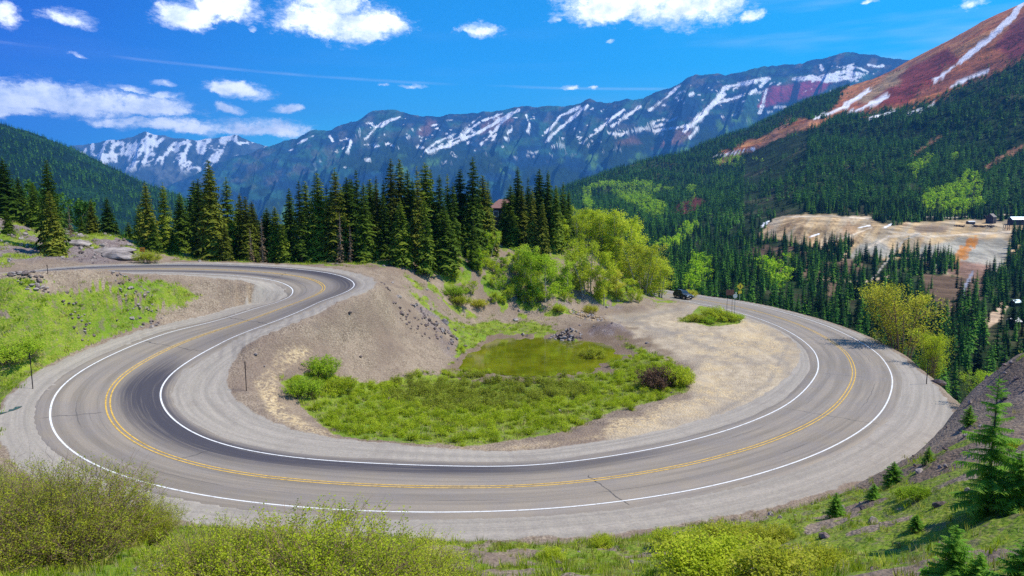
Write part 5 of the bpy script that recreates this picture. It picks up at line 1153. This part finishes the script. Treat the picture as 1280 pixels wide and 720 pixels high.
# ---- the dark sport-utility car
def lerp_y(w): return w
def make_car(p, heading, label):
    r = empty('car', (p[0], p[1], p[2]), heading); tag(r, label, 'car')
    paint_m = simple('dark_car_paint', (.018, .03, .045), .22, .6, .3, .05); glass = simple('car_glass', (.02, .03, .045), .05, .8, 0, .02); rub = simple('tyre_rubber', (.012, .012, .012), .9); rim_m = simple('alloy', (.5, .5, .52), .3, .6, .8, .05); lampm = simple('lamp_glass', (.75, .78, .8), .1, .8, 0, .02); chrome = simple('chrome', (.5, .52, .54), .2, .8, .8, .05); plm = simple('number_plate_white', (.7, .7, .7), .5)
    L2, W = 2.3, .93
    # body: cross-sections along the length, x forward
    sec = [(-L2, .52, .95, .80), (-L2+.12, .34, 1.05, .90), (-1.5, .30, 1.08, W), (-.2, .30, 1.06, W), (.9, .30, 1.03, W), (1.15, .30, 1.02, W), (1.9, .32, .96, .90), (2.2, .36, .86, .84), (L2, .45, .74, .76)]
    V = []; n = 12
    for x, z0, z1, w in sec:
        h = z1-z0
        V += [(x, -w*.86, z0), (x, -w*.99, z0+h*.22), (x, -w, z0+h*.5), (x, -w*.97, z0+h*.8), (x, -w*.86, z1), (x, -w*.4, z1+.03), (x, w*.4, z1+.03), (x, w*.86, z1), (x, w*.97, z0+h*.8), (x, w, z0+h*.5), (x, w*.99, z0+h*.22), (x, w*.86, z0)]
    Fs = [(i*n+k, i*n+(k+1) % n, (i+1)*n+(k+1) % n, (i+1)*n+k) for i in range(len(sec)-1) for k in range(n)]+[tuple(range(n)), tuple(range(len(V)-1, len(V)-n-1, -1))]
    mb = MB(); mb.add(V, Fs)
    # roof and pillars
    cab = [(-2.12, 1.04, .86, -1.86, 1.66, .70), (.95, 1.04, .84, .18, 1.68, .68)]
    def cabin(mb, g0, g1):
        (xa, za, wa, xb, zb_, wb), (xc, zc2, wc, xd, zd, wd_) = cab
        Vv = [(xa, -wa, za), (xc, -wc, zc2), (xc, wc, zc2), (xa, wa, za), (xb, -wb, zb_), (xd, -wd_, zd), (xd, wd_, zd), (xb, wb, zb_)]
        mb.add(Vv, [(3, 2, 1, 0), (4, 5, 6, 7), (0, 1, 5, 4), (1, 2, 6, 5), (2, 3, 7, 6), (3, 0, 4, 7)])
    cabin(mb, 0, 0)
    mb.box(-1.8, .12, -.62, .62, 1.66, 1.72)
    for s in (-1, 1): mb.tube([(-1.7, s*.6, 1.75), (0, s*.6, 1.76)], .022, 6); 
    o = mb.build('body', paint_m, r, bevel=.05, smooth=False)
    def side(x0, x1, y_s):
        # side glass quad lying 12 mm proud of the cabin flank
        def Y(x, z):
            t = (z-1.04)/(1.67-1.04); return y_s*((.85*(1-t)+.69*t)+.014)
        pts = [(x0[0], 1.12), (x1[0], 1.12), (x1[1], 1.58), (x0[1], 1.58)]
        V = [(x, Y(x, z), z) for x, z in pts]+[(x, Y(x, z)-y_s*.02, z) for x, z in pts]
        return V
    for s in (-1, 1):
        for (a, b) in (((-1.95, -1.80), (-1.15, -1.12)), ((-1.07, -1.05), (-.25, -.25)), ((-.17, -.17), (.68, .18))):
            m2 = MB(); m2.add(side(a, b, s), [(0, 1, 2, 3), (7, 6, 5, 4), (0, 4, 5, 1), (1, 5, 6, 2), (2, 6, 7, 3), (3, 7, 4, 0)]); m2.build('window', glass, r)
    def sl(x0, z0, x1, z1, w0, w1, name, off):
        nx, nz = (z1-z0), -(x1-x0); l = math.hypot(nx, nz); nx, nz = nx/l*off, nz/l*off
        V = [(x0+nx, -w0, z0+nz), (x0+nx, w0, z0+nz), (x1+nx, w1, z1+nz), (x1+nx, -w1, z1+nz), (x0, -w0, z0), (x0, w0, z0), (x1, w1, z1), (x1, -w1, z1)]
        m2 = MB(); m2.add(V, [(0, 1, 2, 3), (7, 6, 5, 4), (0, 4, 5, 1), (1, 5, 6, 2), (2, 6, 7, 3), (3, 7, 4, 0)]); m2.build(name, glass, r)
    sl(.86, 1.11, .26, 1.61, .74, .62, 'windscreen', .02); sl(-2.08, 1.14, -1.9, 1.58, .72, .62, 'rear_window', -.02)
    for x in (-1.42, 1.42):
        for s in (-1, 1):
            w = MB(); w.tube([(x, s*.70, .36), (x, s*.73, .36), (x, s*.93, .36), (x, s*.95, .36)], [.30, .36, .36, .31], 24); wh = w.build('wheel', rub, r, smooth=False)
            q = MB(); q.tube([(x, s*.945, .36), (x, s*.962, .36)], [.22, .20], 16); q.build('rim', rim_m, wh)
            ar = MB(); ar.tube([(x, s*.90, .38), (x, s*.937, .38)], .43, 20); ar.build('wheel_arch', M_BLK, r)
    for s in (-1, 1):
        m2 = MB(); m2.box(2.19, 2.275, s*.70-.15, s*.70+.15, .70, .84); m2.build('headlight', lampm, r, bevel=.02)
        m2 = MB(); m2.box(-2.32, -2.26, s*.72-.08, s*.72+.08, .78, 1.0); m2.build('tail_light', simple('tail_red', (.4, .01, .01), .2), r)
        m2 = MB(); m2.box(.62, .80, s*1.03-.09, s*1.03+.09, 1.06, 1.2); m2.tube([(.7, s*.9, 1.1), (.7, s*.98, 1.1)], .03, 6); m2.build('mirror', paint_m, r)
    m2 = MB(); m2.box(2.22, 2.30, -.42, .42, .64, .82); gr = m2.build('grille', M_BLK, r)
    m2 = MB(); m2.box(2.24, 2.34, -.80, .80, .38, .56); m2.build('front_bumper', M_BLK, r, bevel=.03)
    m2 = MB(); m2.box(2.342, 2.35, -.16, .16, .42, .52); m2.build('number_plate', plm, r)
    return r
ic = int(S_C/.5)
hd = math.atan2(-tan[ic, 1], -tan[ic, 0])                   # driving towards the eye, in its right-hand lane (left of the line seen from here)
pc = cl[ic]+np.array([nor[ic, 0]*1.75, nor[ic, 1]*1.75, 0])
make_car((pc[0], pc[1], cl[ic, 2]-bank[ic]*1.75+.005), hd, 'dark blue-black sport-utility car driving towards the right curve')

# ---- house behind the knoll
M_ROOF = simple('brown_metal_roof', (.26, .13, .10), .6, .4, .1, .15); M_WALL = simple('dark_log_wall', (.045, .035, .04), .8); M_WHT = simple('white_trim', (.7, .68, .64), .6); M_WIN = simple('window_glass', (.05, .07, .10), .08, .8)
d = 150.; a = D(612, 272, d); bb = D(648, 272, d); e = D(630, 259.5, d); rd = D(630, 249, d)
x0, x1 = a[0], bb[0]; zb = gz_at((x0+x1)/2, d)-.2; r = empty('house', ((x0+x1)/2, d, zb)); tag(r, 'dark-walled house with a brown hipped roof behind the knoll spruces', 'house')
hw = (x1-x0)/2; he = e[2]-zb; hr = rd[2]-zb; mb = MB(); mb.box(-hw+.4, hw-.4, 0, 7, -1.5, he); wl = mb.build('wall', M_WALL, r)
mb = MB(); mb.add([(-hw-.3, -.6, he-.1), (hw+.3, -.6, he-.1), (hw+.3, 7.6, he-.1), (-hw-.3, 7.6, he-.1), (-hw*.35, 3.4, hr), (hw*.55, 3.4, hr)], [(3, 2, 1, 0), (0, 1, 5, 4), (1, 2, 5), (2, 3, 4, 5), (3, 0, 4)]); rf = mb.build('roof', M_ROOF, r)
mb = MB(); mb.box(hw*.3, hw*.3+.7, 3.2, 3.9, hr-.8, hr+.7); mb.build('chimney', M_ST, rf)
mb = MB(); mb.add([(hw*.1, -.9, he+.5), (hw*.9, -.9, he+.2), (hw*.9, -.62, he+.2), (hw*.5, -.75, he+1.5)], [(0, 1, 3), (1, 2, 3), (0, 3, 2), (0, 2, 1)]); mb.build('gable_trim', M_WHT, r)
for x in (-hw*.55, 0., hw*.5):
    mb = MB(); mb.box(x-.55, x+.55, -.05, .02, he-1.9, he-.7); w_ = mb.build('window', M_WHT, r); mb = MB(); mb.box(x-.45, x+.45, -.07, -.052, he-1.8, he-.8); mb.build('pane', M_WIN, w_)

# ---- mine buildings on the bench
def far_ground(u, v):
    k = np.argmin((vu-u)**2+(vv-v)**2+((vy < 500) | (vy > 900))*1e4); return np.array([vx[k], vy[k], vz[k]])
M_TIN = simple('rusty_tin', (.20, .17, .15), .6, .4, .2, .3); M_BLU = simple('pale_blue_roof', (.42, .55, .66), .4, .5, .3, .1); M_DKW = simple('weathered_timber', (.05, .04, .045), .9, vary=.4); M_PAL = simple('pale_sheet', (.62, .62, .60), .6)
def shed(name, u, v, w, dp, h, rh, wm, rm, lab, rz=0., cat='building', lean=0.):
    p = far_ground(u, v); r = empty(name, (p[0], p[1], p[2]), rz); tag(r, lab, cat)
    mb = MB(); mb.box(-w/2, w/2, -dp/2, dp/2, -2, h); wl = mb.build('wall', wm, r)
    mb = MB(); o_ = .4; mb.prism([(-dp/2-o_, h-.15), (0, h+rh), (dp/2+o_, h-.15), (dp/2+o_, h+.05), (0, h+rh+.2), (-dp/2-o_, h+.05)], -w/2-o_, w/2+o_, 'x'); mb.build('roof', rm, r)
    mb = MB(); mb.prism([(-dp/2, h), (dp/2, h), (0, h+rh)], -w/2+.02, w/2-.02, 'x'); mb.build('gable', wm, r)
    mb = MB(); mb.box(-w*.1, w*.12, -dp/2-.06, -dp/2+.02, -.5, h*.6); mb.build('door', M_BLK, r)
    for x in (-w*.34, w*.34): mb = MB(); mb.box(x-.5, x+.5, -dp/2-.05, -dp/2+.02, h*.45, h*.75); mb.build('window', M_WIN, r)
    return r
shed('mine_shed', 1270, 281, 17, 9, 6., 3.2, M_DKW, M_BLU, 'long mine shed with a pale blue roof at the right end of the bench')
shed('ore_house', 1238, 279, 9, 8, 7.5, 4., M_DKW, M_TIN, 'tall dark ruined ore house with a steep roof on the mine bench', rz=.6)
shed('low_shed', 1213, 280, 8, 5, 2.6, 1., M_DKW, M_PAL, 'low dark shed with a pale roof left of the ore house', rz=.1)
# timber wreckage between them
p = far_ground(1222, 284)
for i, (dx, dy, lab) in enumerate(((0, 0, 'heap of collapsed dark timber in front of the ore house'), (10, -4, 'second timber heap at the foot of the ore house'), (-22, 0, 'small dark scrap heap on the tan tailings'))):
    mb = MB(); rg = random.Random(i)
    for k in range(26):
        c = Vector((rg.uniform(-5, 5), rg.uniform(-2.5, 2.5), rg.uniform(.2, 2.4))); M = Matrix.Translation(c) @ Matrix.Rotation(rg.uniform(-.6, .6), 4, 'Y') @ Matrix.Rotation(rg.uniform(0, 3.1), 4, 'Z'); mb.box(-2.4, 2.4, -.2, .2, -.2, .2, M)
    o = mb.build('timber_heap', M_DKW); o.location = (p[0]+dx, p[1]+dy, p[2]-.2); tag(o, lab, 'timber heap', 'collapsed timber at the mine')
# headframe-like trestle under the blue-roofed shed
p = far_ground(1259, 288); r = empty('trestle', tuple(p)); tag(r, 'dark timber trestle standing under the left end of the blue-roofed shed', 'trestle')
for x in (-4, -1.5, 1, 3.5): mb = MB(); mb.tube([(x, 0, -1), (x*.8, 0, 7)], .25, 5); mb.build('post', M_DKW, r)
mb = MB(); mb.box(-5, 5, -.3, .3, 6.8, 7.3); mb.build('beam', M_DKW, r)
for x in (-3, 1): mb = MB(); mb.tube([(x, 0, 0), (x+3, 0, 6.8)], .18, 5); mb.build('brace', M_DKW, r)
# small white-roofed cabin among the trees on the right edge and a blue roof
def near_valley(u, v):
    k = np.argmin((vu-u)**2+(vv-v)**2+((vy < 180) | (vy > 600))*1e4); return np.array([vx[k], vy[k], vz[k]])
for (u, v, w, rm, lab) in ((1266, 408, 5., M_PAL, 'white-roofed cabin half hidden by valley spruces at the right edge'), (1268, 382, 5., M_BLU, 'blue-roofed cabin above the white-roofed one at the right edge')):
    p = near_valley(u, v); r = empty('cabin', (p[0], p[1], p[2]), .3); tag(r, lab, 'cabin')
    mb = MB(); mb.box(-w/2, w/2, -1.8, 1.8, -1, 2.3); mb.build('wall', M_DKW, r); mb = MB(); mb.prism([(-2.1, 2.2), (0, 3.8), (2.1, 2.2), (2.1, 2.35), (0, 3.98), (-2.1, 2.35)], -w/2-.3, w/2+.3, 'x'); mb.build('roof', rm, r)
    mb = MB(); mb.prism([(-1.8, 2.3), (1.8, 2.3), (0, 3.75)], -w/2+.02, w/2-.02, 'x'); mb.build('gable', M_DKW, r)

# ============================================================ air, sky, sun, camera
SUN_AZ, SUN_EL = math.radians(88), math.radians(56)        # azimuth clockwise from straight ahead
m = bpy.data.materials.new('haze'); m.use_nodes = True; nt = m.node_tree; nt.nodes.clear()
vo = nt.nodes.new('ShaderNodeVolumePrincipled'); out = nt.nodes.new('ShaderNodeOutputMaterial'); nt.links.new(vo.outputs[0], out.inputs['Volume'])
vo.inputs['Color'].default_value = (.10, .40, 1., 1); vo.inputs['Density'].default_value = HAZE; vo.inputs['Anisotropy'].default_value = 0.
mb = MB(); mb.box(-22000, 22000, -3500, 21000, -801, 2700); o = mb.build('haze', m); tag(o, 'thin blue mountain air between the viewer and the far peaks', 'haze', kind='stuff')

w = bpy.data.worlds.new('World'); bpy.context.scene.world = w; w.use_nodes = True; t = NT(w.node_tree)
bg = t.n['Background']; sky = t.new('ShaderNodeTexSky', sky_type='NISHITA'); sky.sun_disc = False
sky.sun_elevation = SUN_EL; sky.sun_rotation = SUN_AZ; sky.altitude = 3300; sky.air_density = 1.; sky.dust_density = .2; sky.ozone_density = 3.
hs = t.new('ShaderNodeHueSaturation'); hs.inputs['Saturation'].default_value = SAT; hs.inputs['Value'].default_value = 1.; t.l.new(sky.outputs[0], hs.inputs['Color'])
tc = t.new('ShaderNodeTexCoord').outputs['Generated']; sp = t.new('ShaderNodeSeparateXYZ'); t.l.new(tc, sp.inputs[0])
az = t.math('ARCTAN2', sp.outputs[0], sp.outputs[1]); el = t.math('ARCSINE', sp.outputs[2])
cv = t.new('ShaderNodeCombineXYZ'); t.set(cv.inputs[0], az); t.set(cv.inputs[1], t.math('MULTIPLY', el, 1.35)); cv = cv.outputs[0]
nA = t.noise(cv, 11., 7., .58); nB = t.noise(t.mapping(cv, (1, 1, 1), (3.1, 1.7, 0)), 38., 8., .74); nW = t.noise(t.mapping(cv, (1, 1, 1), (7, 2, 0)), 16., 4., .6)
azw = t.math('ADD', az, t.math('MULTIPLY', t.math('SUBTRACT', nA, .5), .05)); elw = t.math('ADD', el, t.math('MULTIPLY', t.math('SUBTRACT', nW, .5), .035))
CL = [(4,20,26,18,.9),(80,25,34,12,.9),(95,67,15,3,.7),(235,24,46,20,1),(278,8,44,24,1),(205,18,22,12,.7),(400,30,52,32,1.1),(455,32,56,22,1.1),(410,5,50,20,1),(598,38,29,10,.9),(755,12,56,24,1.1),(850,10,80,30,1.1),(940,22,24,10,.6),(810,-10,110,24,1.1),
 (40,122,70,22,1.1),(110,130,75,22,1.1),(190,136,55,18,1),(10,138,60,12,1),(225,160,70,11,1),(320,163,72,15,1.1),(150,152,60,8,.8),(295,114,42,12,1),(283,135,17,7,.9),(360,139,22,8,1),(165,112,28,6,.8),(200,100,14,4,.7),(205,118,25,6,.7),(515,106,20,4,.7),(478,107,8,3,.6),(715,109,14,4,.7),(745,110,8,3,.5),(1083,7,10,4,.7),(1215,8,26,14,.45),(692,24,8,6,.6),(768,55,8,5,.4),(318,33,6,5,.5),(390,-60,200,40,1),(900,-90,260,50,1),(1400,60,120,40,.9),(-200,90,120,30,1)]
fld = None; low = None
for (u, v, hw_, hh_, s_) in CL:
    a0 = math.atan2((u-640)/F, CP+(360-v)/F*SP); x_, y_, z_ = ray(u, v); e0 = math.asin(z_/math.sqrt(x_*x_+y_*y_+z_*z_)); cs = math.cos(a0)
    wa = hw_/F*cs*cs; wh = hh_/F*cs
    A = t.math('DIVIDE', t.math('SUBTRACT', azw, a0), wa); E = t.math('DIVIDE', t.math('SUBTRACT', elw, e0), wh)
    # flatter below: stretch the lower half
    E2 = t.math('MULTIPLY', E, t.ss(E, -.3, .1, 1.5, 1.))
    q = t.math('SUBTRACT', s_, t.math('ADD', t.math('MULTIPLY', A, A), t.math('MULTIPLY', E2, E2)))
    fld = q if fld is None else t.math('MAXIMUM', fld, q)
dn_ = t.math('ADD', t.math('ADD', fld, t.math('MULTIPLY', t.math('SUBTRACT', nA, .5), 1.6)), t.math('MULTIPLY', t.math('SUBTRACT', nB, .5), 2.6))
dens_ = t.ss(dn_, -.05, 1.0)
shade = t.math('ADD', t.math('MULTIPLY', t.noise(t.mapping(cv, (1, 1, 1), (0, .012, 0)), 24., 6., .6), 1.), t.math('MULTIPLY', nA, .5))
ccol = t.mix(t.ss(t.math('ADD', shade, t.math('MULTIPLY', t.ss(dn_, .3, 2.), -.12)), .50, .86), (.50, .56, .66), (1., 1., 1.))
dn2 = t.math('ADD', t.math('ADD', fld, t.math('MULTIPLY', t.math('SUBTRACT', nW, .5), 2.4)), t.math('MULTIPLY', t.math('SUBTRACT', t.noise(t.mapping(cv, (1, 1.8, 1)), 60., 7., .75), .5), 4.)); dens_ = t.math('MAXIMUM', dens_, t.ss(dn2, -.5, 1.4, 0., .5))
vm = t.new('ShaderNodeVectorMath', operation='SCALE'); t.set(vm.inputs[0], ccol); vm.inputs['Scale'].default_value = CLOUD
skyc = t.mix(1., hs.outputs[0], t.mix(t.ss(az, -.1, .5), t.mix(t.ss(az, -.75, -.05), (.0, .36, 1.35), (.5, 2.45, 2.15)), (2.4, 3.1, 2.2)), 'MULTIPLY')
skyc = t.mix(1., skyc, t.mix(t.ss(el, .02, .24), (1.9, 1.22, 1.03), (1., 1., 1.)), 'MULTIPLY')
# thin contrails and veils
line = t.math('ABSOLUTE', t.math('SUBTRACT', el, t.math('ADD', t.math('MULTIPLY', az, -.030), math.asin(float(ray(420, 104)[2]/np.linalg.norm(ray(420, 104)))) )))
ctr = t.math('MULTIPLY', t.ss(line, .0, .003, .14, 0.), t.ss(t.noise(t.mapping(cv, (3, 20, 1)), 2., 3.), .3, .6))
veil = t.math('MULTIPLY', t.ss(t.noise(t.mapping(cv, (1.3, 7., 1.)), 2.2, 4., .5), .48, .75), t.ss(az, .0, .6, .02, .26))
thin_ = t.math('MAXIMUM', ctr, veil)
s1 = t.mix(thin_, skyc, t.mix(0., (CLOUD*.8,)*3, (1, 1, 1)))
fin = t.mix(dens_, s1, vm.outputs[0])
t.set(bg.inputs[0], fin); bg.inputs[1].default_value = SKY_STRENGTH

ld = bpy.data.lights.new('sun', 'SUN'); ld.energy = SUN_E; ld.angle = math.radians(.53); ld.color = (1., .92, .80); lo_ = bpy.data.objects.new('sun', ld); C.objects.link(lo_)
sd = Vector((math.sin(SUN_AZ)*math.cos(SUN_EL), math.cos(SUN_AZ)*math.cos(SUN_EL), math.sin(SUN_EL))); lo_.rotation_euler = (-sd).to_track_quat('-Z', 'Y').to_euler()
cd = bpy.data.cameras.new('camera'); cam = bpy.data.objects.new('camera', cd); C.objects.link(cam); cd.sensor_width = 36; cd.lens = 36*F/1280.; cd.clip_start = .1; cd.clip_end = 60000
cam.location = (0, 0, 0); cam.rotation_euler = (math.pi/2-PITCH, 0, 0)
sc = bpy.context.scene; sc.camera = cam
sc.view_settings.view_transform = 'Standard'; sc.view_settings.look = 'None'; sc.view_settings.gamma = 1.; sc.view_settings.exposure = EXPO
sc.cycles.use_denoising = DN; sc.cycles.denoising_prefilter = 'NONE'; sc.cycles.max_bounces = 5; sc.cycles.diffuse_bounces = 2; sc.cycles.transparent_max_bounces = 4; sc.cycles.volume_bounces = 0; sc.cycles.transmission_bounces = 3
sc.world.cycles.sampling_method = 'MANUAL'; sc.world.cycles.sample_map_resolution = 512
